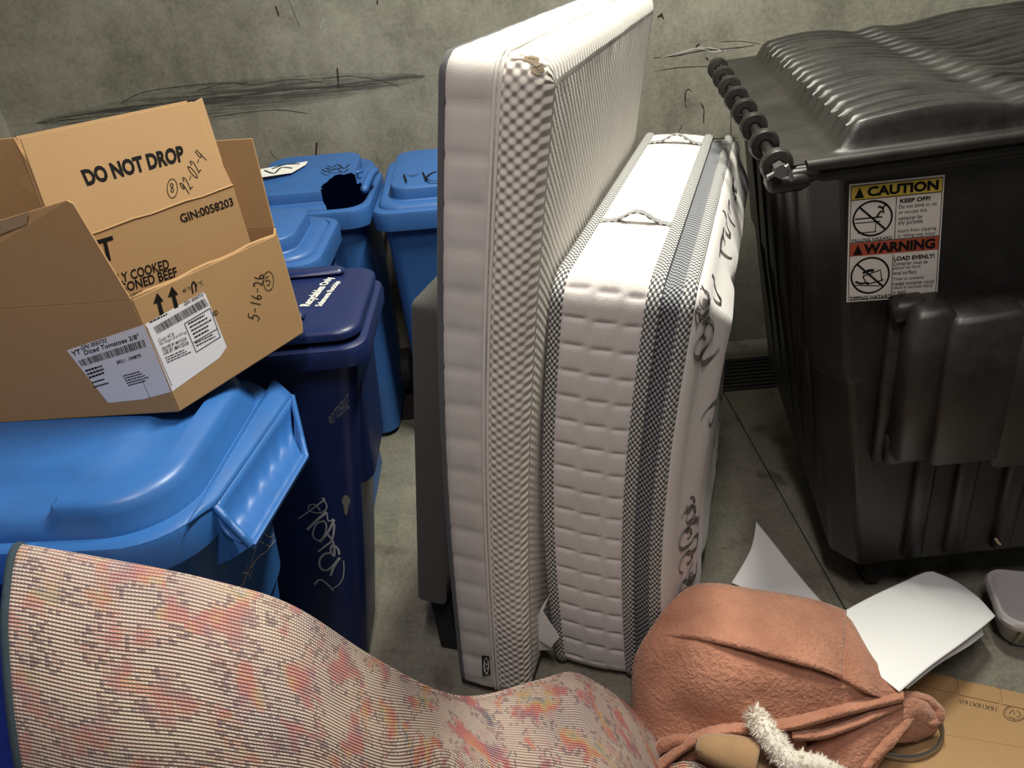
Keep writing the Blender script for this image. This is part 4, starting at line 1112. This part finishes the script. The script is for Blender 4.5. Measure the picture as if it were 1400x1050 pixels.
# small ripples and a crumple towards the right end
for r_ in rows:
    for k, p in enumerate(r_):
        e = sstep(.55, .8, k/(len(r_)-1))
        r_[k] = p+Vector((0, -.4, 1))*(.006*noise.noise(p*5)+.010*e*noise.noise(Vector((p.x*11, p.y*7, 3))))
uvs = []; nj = len(rows); nk = len(rows[0])
ul = [0]; jm = nj//2
for k in range(1, nk): ul.append(ul[-1]+(rows[jm][k]-rows[jm][k-1]).length)
vl = [[0]*nk for _ in rows]
for k in range(nk):
    for j in range(1, nj): vl[j][k] = vl[j-1][k]+(rows[j][k]-rows[j-1][k]).length
for j in range(nj):
    for k in range(nk): uvs.append((ul[k], vl[j][k]))
rg_ = thing('rug', 'large cream and pink patterned rug seen from its woven back, draped beside the carts', 'rug', (cols[4][-1].x, cols[4][-1].y, 0))
MB().grid(rows, uvs).build('woven_field', M_RUG, rg_, True, 80, solid=.008, offset=0)
le = [r_[0] for r_ in rows]
MB().tube([p+Vector((-.003, 0, 0)) for p in le[10:]], .0085, 8).build('edge_binding', M_BIND, rg_, True, 80)
# free corner of the rug curling out from under the blanket
rows = []
for i in range(7):
    rows.append([ony(895+14*j+2*i, 1052-i*1.5+6*math.cos(j*.7)-8*math.sin(math.pi*j/6), 1.20-.01*i) for j in range(8)])
P0 = [[onz(892+14*j, 1062-22*math.sin(math.pi*min(1, j/6.5))+v*30, .02+.05*math.sin(math.pi*min(1, j/6.5))) for j in range(8)] for v in range(5)]
g = MB().grid(P0); g.uv = [(j*.02+2, v*.05) for v in range(5) for j in range(8)]
g.build('folded_corner', M_RUG, rg_, True, 80, solid=.008)

# ------------------------------------------------------------------ blue plastic sack left of the rug
M_SACK = plain('blue_film', (.035, .07, .46), .22, .15, 6, .35, 16, .012, coat=.3)
rings = []
sk = [(.0, .15), (.02, .19), (.2, .205), (.5, .205), (.8, .21), (.98, .20), (1.07, .15), (1.11, .06)]
sk = crom([Vector((a, b_, 0)) for a, b_ in sk], 4)
for q in sk:
    rings.append([Vector((-1.08+q.y*1.0*math.cos(t)*(1+.10*noise.noise(Vector((math.cos(t)*2, math.sin(t)*2, q.x*3)))+.03*math.sin(t*9+q.x*4)), .88+q.y*.75*math.sin(t)*(1+.10*noise.noise(Vector((math.cos(t)*2+5, math.sin(t)*2, q.x*3)))+.03*math.sin(t*9+q.x*4)), max(0.004, q.x))) for t in [2*math.pi*k/56 for k in range(56)]])
sack = thing('plastic_sack', 'glossy bright blue plastic sack standing beside the rug edge', 'bag', (-1.08, .88, 0))
MB().loft(rings, True, True).build('film', M_SACK, sack, True, 80)
MB().tube(crom([Vector((-1.08, .88, 1.09)), Vector((-1.07, .87, 1.14)), Vector((-1.10, .88, 1.19))], 4), [.03, .022, .016, .014, .016, .02, .028, .03, .02], 10).build('tied_neck', M_SACK, sack, True, 80)

# ------------------------------------------------------------------ pink fleece blanket
def mat_fleece():
    m, nt, b = newmat('pink_fleece'); v = coords(nt)
    f = noisef(nt, v, 10, 5, .6); g = noisef(nt, v, 120, 4, .7); h = noisef(nt, v, 38, 4, .6)
    c = ramp(nt, f, [(.3, (.36, .15, .092)), (.5, (.45, .20, .125)), (.7, (.52, .24, .155))])
    c = mixc(nt, math2(nt, 'MULTIPLY', math2(nt, 'SUBTRACT', g, .5, clamp=True), 1.0, clamp=True), c, (.30, .10, .055))
    ln(nt, c, b.inputs['Base Color']); b.inputs['Roughness'].default_value = .95
    b.inputs['Sheen Weight'].default_value = .6; b.inputs['Sheen Roughness'].default_value = .4; b.inputs['Sheen Tint'].default_value = (1, .75, .6, 1)
    bumpn(nt, b, math2(nt, 'ADD', noisef(nt, v, 95, 3, .6), math2(nt, 'MULTIPLY', h, .8)), .9, .009); return m
M_FLEECE = mat_fleece()
bl = thing('fleece_blanket', 'crumpled salmon pink fleece blanket heaped at the mattress foot', 'blanket', (.62, 1.38, 0))
def patch(name, pts, ku=6, kv=6, solid=.012, amp=.004, parent=bl, mat=None, fr=14):
    cr = [crom([onz(x, y, z) for x, y, z in row], ku) for row in pts]
    n = len(cr[0]); out = [[None]*n for _ in range((len(pts)-1)*kv+1)]
    for k in range(n):
        for j, p in enumerate(crom([c_[k] for c_ in cr], kv)): out[j][k] = p
    for r_ in out:
        for k, p in enumerate(r_): r_[k] = p+Vector((0, -.3, 1))*amp*noise.noise(p*fr)
    return MB().grid(out).build(name, mat or M_FLEECE, parent, True, 80, solid=solid, offset=-1)
main = [
 [(866, 938, .0), (870, 900, .15), (890, 862, .265), (925, 822, .295), (960, 806, .27), (1040, 812, .25), (1110, 824, .24), (1157, 838, .22)],
 [(863, 950, .0), (866, 905, .17), (885, 868, .28), (922, 820, .315), (960, 799, .31), (1040, 808, .30), (1112, 821, .29), (1158, 836, .26)],
 [(864, 985, .0), (870, 930, .16), (898, 890, .27), (940, 855, .32), (985, 845, .335), (1050, 852, .33), (1112, 862, .31), (1155, 870, .28)],
 [(866, 1005, .0), (878, 955, .13), (905, 915, .235), (950, 885, .31), (1000, 882, .325), (1060, 892, .315), (1112, 905, .295), (1150, 922, .265)],
 [(872, 1020, .0), (888, 980, .11), (915, 945, .20), (960, 925, .27), (1010, 925, .29), (1065, 930, .28), (1125, 936, .265), (1190, 942, .24)],
 [(880, 1035, .0), (900, 1005, .08), (930, 975, .15), (970, 962, .215), (1020, 960, .235), (1080, 958, .235), (1150, 950, .235), (1222, 944, .21)],
 [(893, 1045, .03), (915, 1022, .07), (945, 1000, .12), (985, 990, .16), (1030, 990, .185), (1085, 984, .19), (1150, 968, .205), (1214, 954, .195)],
 [(900, 1050, .02), (925, 1035, .05), (952, 1014, .10), (990, 1003, .14), (1034, 1003, .165), (1086, 996, .175), (1148, 980, .185), (1206, 966, .18)],
 [(905, 1046, .02), (930, 1032, .04), (955, 1012, .07), (992, 1003, .11), (1036, 1001, .14), (1086, 994, .15), (1146, 978, .16), (1200, 966, .16)]]
patch('fleece', main)
up2 = [[(893, 866, .285), (922, 820, .325), (960, 799, .326), (1040, 808, .316), (1112, 821, .306), (1158, 836, .276)],
       [(897, 867, .285), (935, 845, .325), (975, 838, .345), (1045, 848, .346), (1112, 862, .326), (1155, 870, .296)],
       [(900, 868, .288), (945, 868, .327), (1000, 878, .347), (1058, 893, .340), (1112, 908, .320), (1150, 922, .290)],
       [(901, 871, .272), (946, 872, .312), (1000, 882, .330), (1058, 898, .322), (1112, 913, .302), (1151, 927, .272)]]
patch('upper_layer', up2, 6, 6, .008)
def hem(name, px, r0, n=10):
    P = crom([onz(*p) for p in px], 6); m_ = len(P)
    rr = [r0*(.55+.45*math.sin(math.pi*min(1, max(0, (i+2)/(m_+3)))))*(1+.25*noise.noise(p*45)) for i, p in enumerate(P)]
    return MB().tube(P, rr, n).build(name, M_FLEECE, bl, True, 80)
def band_(px, dy=15, lift=.008):
    patch('hem', [[(x, y, z) for x, y, z in px], [(x+1, y+dy*.35, z+lift) for x, y, z in px], [(x+2, y+dy*.75, z+lift*.7) for x, y, z in px], [(x+2, y+dy, z-.012) for x, y, z in px]], 6, 4, .010, .005, fr=40)
band_([(898, 1040, .055), (922, 1020, .085), (950, 1001, .125), (990, 988, .165), (1034, 986, .19), (1086, 979, .20), (1148, 962, .21), (1212, 946, .212), (1234, 941, .21)], 19)
band_([(1082, 998, .17), (1120, 996, .17), (1160, 984, .177), (1200, 968, .183), (1234, 953, .18)], 15)
hem('hem', [(899, 868, .282), (945, 869, .322), (1000, 879, .342), (1058, 894, .335), (1112, 909, .315), (1150, 923, .285)], .010)
hem('hem', [(1143, 834, .285), (1141, 860, .30), (1137, 890, .295), (1133, 916, .285)], .006)
# triangular fold at the right and the hanging lower layers
patch('fold', [[(1152, 838, .27), (1166, 850, .265), (1188, 890, .25), (1212, 920, .23), (1236, 938, .21)],
               [(1148, 870, .285), (1158, 885, .28), (1180, 915, .262), (1202, 935, .238), (1230, 948, .212)],
               [(1140, 915, .29), (1150, 925, .28), (1175, 940, .26), (1195, 950, .235), (1215, 958, .205)]], 5, 5)
patch('fold', [[(1206, 960, .18), (1235, 952, .165), (1262, 955, .13), (1278, 966, .10)],
               [(1160, 985, .15), (1195, 985, .165), (1225, 972, .165), (1258, 968, .14), (1281, 980, .09)],
               [(1120, 1012, .11), (1160, 1015, .13), (1200, 1002, .145), (1240, 992, .12), (1276, 1002, .06)],
               [(1090, 1032, .07), (1140, 1036, .10), (1185, 1028, .115), (1222, 1018, .09), (1250, 1022, .03)],
               [(1080, 1062, .03), (1120, 1060, .06), (1165, 1056, .08), (1200, 1050, .06), (1226, 1046, .01)],
               [(1075, 1095, .0), (1110, 1092, .01), (1150, 1090, .02), (1190, 1080, .01), (1220, 1070, .0)]], 6, 6)
hem('hem', [(1206, 960, .19), (1235, 952, .175), (1262, 955, .145), (1280, 968, .11), (1281, 985, .085), (1262, 985, .10), (1252, 975, .13)], .015)
hem('hem', [(1252, 972, .13), (1236, 990, .135), (1218, 1012, .12), (1196, 1034, .10), (1180, 1055, .08)], .013)
patch('fold', [[(1085, 996, .16), (1120, 990, .165), (1165, 978, .17), (1210, 962, .175)],
               [(1088, 1008, .10), (1122, 1008, .10), (1165, 1000, .11), (1205, 985, .13)],
               [(1070, 1030, .05), (1110, 1025, .06), (1150, 1018, .08), (1190, 1010, .10)]], 5, 5)
patch('fold', [[(905, 1046, .03), (945, 1012, .09), (1000, 1003, .13), (1060, 1003, .14), (1100, 1005, .13)],
               [(912, 1066, .0), (950, 1050, .03), (1000, 1045, .05), (1060, 1045, .06), (1105, 1040, .05)],
               [(918, 1085, .0), (955, 1080, .005), (1000, 1080, .01), (1060, 1082, .01), (1105, 1080, .0)]], 5, 5)
patch('fold', [[(1204, 956, .19), (1240, 950, .178), (1265, 953, .152), (1282, 967, .112)],
               [(1198, 975, .172), (1236, 970, .165), (1264, 970, .146), (1284, 984, .09)],
               [(1185, 1000, .145), (1222, 994, .142), (1252, 990, .115), (1279, 1002, .05)],
               [(1165, 1030, .11), (1200, 1020, .10), (1228, 1016, .07), (1252, 1016, .02)]], 6, 6, .012, .008, fr=20)
hem('hem', [(890, 1040, .04), (905, 1020, .075), (930, 1012, .10), (950, 1014, .105)], .016)

# ------------------------------------------------------------------ slipper
sl_ = thing('slipper', 'tan suede slipper with shaggy white fur cuff, on the pink blanket', 'slipper', onz(1040, 1050, .05))
M_SUEDE = plain('tan_suede', (.36, .215, .105), .95, .15, 30, .4, 300, sheen=.4); M_FUR = plain('white_fur', (.82, .76, .66), .95, .08, 60, .4, 200, sheen=.4); M_SOLE = plain('brown_sole', (.13, .07, .035), .8)
tS = onz(951, 1017, .16); hS = onz(1150, 1086, .15)
ax = (hS-tS); LS = ax.length; ax.normalize(); sd = ax.cross(Vector((0, 0, 1))).normalized(); upv = sd.cross(ax).normalized()
upv = (upv*.85-sd*.5).normalized(); sd = ax.cross(upv).normalized()
def ssec(f, hw, h, zb, n=20): return [tS+ax*(LS*f)+sd*(hw*math.cos(t))+upv*(zb+(h if math.sin(t) > 0 else .022)*math.sin(t)) for t in [2*math.pi*k/n for k in range(n)]]
st_ = [(0, .006, .006), (.03, .024, .022), (.10, .038, .036), (.2, .045, .046), (.32, .047, .054), (.42, .046, .056), (.44, .042, .050)]
MB().loft([ssec(f, w_, h, .0) for f, w_, h in crom([Vector(s_) for s_ in st_], 4)], True, True).build('upper', M_SUEDE, sl_, True, 80)
MB().loft([ssec(f, w_, .02, -.008) for f, w_ in ((0, .01), (.05, .034), (.2, .047), (.5, .046), (.8, .042), (.95, .03), (1, .01))], True, True).build('sole', M_SOLE, sl_, True, 80)
fur = MB(); random.seed(7)
FP = [onz(*p) for p in ((1033, 980, .235), (1044, 994, .235), (1056, 1010, .225), (1068, 1026, .21), (1080, 1040, .20), (1100, 1044, .185), (1124, 1050, .165), (1150, 1066, .14))]
FP = crom(FP, 4)
fur.tube(FP, [.016+.008*math.sin(math.pi*min(1, (i+1)/(len(FP)*.5))) if i < len(FP)*.25 else .025 for i in range(len(FP))], 10)
fur.build('fur_cuff', M_FUR, sl_, True, 80)
tf = MB()
for i in range(9000):
    c0 = FP[random.randrange(len(FP))]; dv = Vector((random.gauss(0, 1), random.gauss(0, 1)-.2, random.gauss(0, 1)+.3)).normalized()
    p = c0+dv*.020; cl = Vector((noise.noise(c0*90+dv*3), noise.noise(c0*90+dv*3+Vector((9, 0, 0))), -.4))
    e = c0+dv*(.030+.007*random.random())+cl*.014
    s1 = dv.cross(Vector((random.random(), random.random(), random.random()))).normalized()*.0013
    n0 = len(tf.v); tf.v += [p-s1, p+s1, e]; tf.f.append((n0, n0+1, n0+2))
o = tf.build('fur_strands', M_FUR, sl_); o['kind'] = 'stuff'

# ------------------------------------------------------------------ loose white sheets
M_SHEET = plain('white_paper', (.88, .88, .87), .55, .02, 10, 0)
def sheet(name, pts, label, solid=.0012, mat=None):
    o = patch(name, pts, 8, 8, solid, .0008, None, mat or M_SHEET, 8); tag(o, label, 'paper'); return o
sheet('paper_sheet', [[(1034, 713, .05), (1062, 748, .03), (1095, 790, .015), (1129, 829, .006)],
                      [(1026, 752, .030), (1052, 775, .018), (1085, 808, .01), (1130, 862, .006)],
                      [(1000, 797, .012), (1040, 815, .01), (1080, 840, .008), (1120, 880, .006)]], 'white paper sheet with curled edge on the floor behind the blanket')
sheet('paper_sheet', [[(1153, 836, .245), (1190, 816, .22), (1235, 795, .19), (1262, 783, .165), (1275, 781, .155)],
                      [(1170, 872, .245), (1210, 845, .225), (1262, 818, .20), (1295, 798, .165), (1306, 794, .145)],
                      [(1195, 915, .24), (1240, 880, .225), (1290, 852, .205), (1325, 826, .17), (1336, 815, .145)],
                      [(1230, 946, .225), (1270, 912, .215), (1318, 877, .20), (1352, 850, .175), (1361, 842, .16)]], 'big folded white paper sheet lying beside the grey basket')
sheet('paper_sheet', [[(1190, 850, .20), (1250, 815, .17), (1300, 800, .13), (1330, 812, .11)],
                      [(1220, 890, .20), (1280, 850, .17), (1320, 830, .14), (1340, 840, .12)],
                      [(1240, 942, .195), (1285, 907, .175), (1325, 883, .155), (1345, 868, .13)]], 'lower white paper sheet peeking out under the folded one')

# ------------------------------------------------------------------ flattened cardboard on the floor, hoop, basket
cbd = thing('cardboard_sheet', 'flattened brown cardboard with printed box size, flat on the floor', 'cardboard', onz(1330, 1000))
h0 = .006
q = [onz(1195, 905, h0), onz(1262, 921, h0), onz(1330, 936, h0), onz(1470, 962, h0), onz(1470, 1180, h0), onz(1120, 1150, h0)]
pnl = MB().slab(q, .006, Vector((0, 0, 1))).build('main_panel', M_CARD, cbd, bevel=.001)
for a_, b_ in (((1205, 904), (1305, 927)), ((1309, 929), (1364, 941)), ((1368, 942), (1480, 966))):
    e0, e1 = onz(*a_, .0115), onz(*b_, .0115); f0, f1 = onz(a_[0]+2, a_[1]+21, .0105), onz(b_[0]+2, b_[1]+21, .0105)
    MB().slab([e0, e1, f1, f0], .004, Vector((0, 0, 1))).build('edge_flap', M_CARD, cbd, bevel=.001)
PFLOOR = (Vector((0, 0, .0095)), Vector((0, 0, 1)))
mb = MB(); ptext(mb, '16X16X16½', [(1363, 967), (1311, 955.5), (1311, 961.5), (1362, 973)], PFLOOR, .0005, .01)
ci = [(1388+16*math.cos(t), 975+11*math.sin(t)) for t in [2*math.pi*k/20 for k in range(21)]]
pline(mb, ci, .002, PFLOOR, .0005, 2); pline(mb, [(1388+13.5*math.cos(t), 975+9*math.sin(t)) for t in [2*math.pi*k/20 for k in range(21)]], .001, PFLOOR, .0005, 2)
for px in ([(1380, 976), (1385, 970), (1387, 977)], [(1390, 971), (1396, 977), (1390, 981)], [(1379, 980), (1388, 983)]): pline(mb, px, .002, PFLOOR, .0005, 2)
mb.build('print', plain('faded_print', (.10, .06, .03), .8), pnl)
mb = MB(); pline(mb, [(1262, 1000), (1320, 1008), (1400, 1022), (1480, 1040)], .003, PFLOOR, .0003, 4); mb.build('crease', M_CEDGE, pnl)
hc_ = onz(1222, 990, .0245); hr = .118
hp = [hc_+Vector((hr*math.cos(t), hr*.80*math.sin(t), .004*math.sin(t))) for t in [2*math.pi*k/48 for k in range(48)]]
hoop = MB().loft([[p+Vector((0, 0, .012)), p+(p-hc_).normalized()*.006+Vector((0, 0, .008)), p+(p-hc_).normalized()*.006+Vector((0, 0, -.008)), p+Vector((0, 0, -.011)), p-(p-hc_).normalized()*.003+Vector((0, 0, 0))] for p in hp+[hp[0]]]).build('metal_hoop', M_STEEL, None, True, 60)
tag(hoop, 'thin grey metal hoop half hidden under the pink blanket', 'hoop')

M_BASK = plain('grey_white_plastic', (.50, .47, .47), .45, .06, 10, .05)
M_OLIVE = plain('olive_gap', (.16, .14, .05), .8)
zr = .135
nl = onz(1374, 850, zr); fl2 = onz(1346, 776, zr)
bk_ = thing('plastic_basket', 'pale grey perforated plastic basket beside the white papers', 'basket', (nl.x+.28, (nl.y+fl2.y)/2, 0))
dn = (fl2-nl); dn.z = 0; WD = dn.length; dn.normalize(); rt = Vector((dn.y, -dn.x, 0)); cB = nl+dn*WD/2+rt*.22; cB.z = 0
def brg(z, l, w_, r_): return [cB+rt*x+dn*y+Vector((0, 0, z)) for x, y in rrect(l, w_, r_)]
MB().loft([brg(.004, .36, WD-.09, .04), brg(.012, .375, WD-.075, .045), brg(zr-.03, .43, WD-.015, .05), brg(zr-.028, .45, WD+.01, .055), brg(zr-.012, .455, WD+.015, .055), brg(zr-.002, .445, WD+.005, .055), brg(zr-.004, .425, WD-.02, .05), brg(.03, .38, WD-.075, .045), brg(.012, .36, WD-.09, .04)], True, True).build('tub', M_BASK, bk_, True, 45)
hl = MB()
for i in range(18):
    for j in range(5):
        u = -.17+i*.02; z = .030+j*.014
        f = (z-.012)/(zr-.042); hw = lerp((WD-.075)/2, (WD-.015)/2, f)+.0012
        for ex in (0,):
            c0 = cB+rt*u-dn*hw+Vector((0, 0, z))
            hl.poly([c0+rt*(.006*math.cos(t))+Vector((0, 0, .0045*math.sin(t))) for t in [2*math.pi*k/8 for k in range(8)]])
o = hl.build('holes', M_OLIVE, bk_)
lf = [DP(*((lambda t: (t[0], .0, t[1]))(duw(x, y, .0)))) for x, y in ((1360, 738), (1364, 737), (1366, 741), (1370, 745), (1369, 747), (1364, 744))]
tag(MB().poly([p+E2*.004 for p in lf]).build('dry_leaf', plain('pale_leaf', (.45, .36, .22), .8), None, solid=.002), 'pale curled leaf stuck low on the dumpster side', 'leaf', 'leaf scraps on the dumpster')
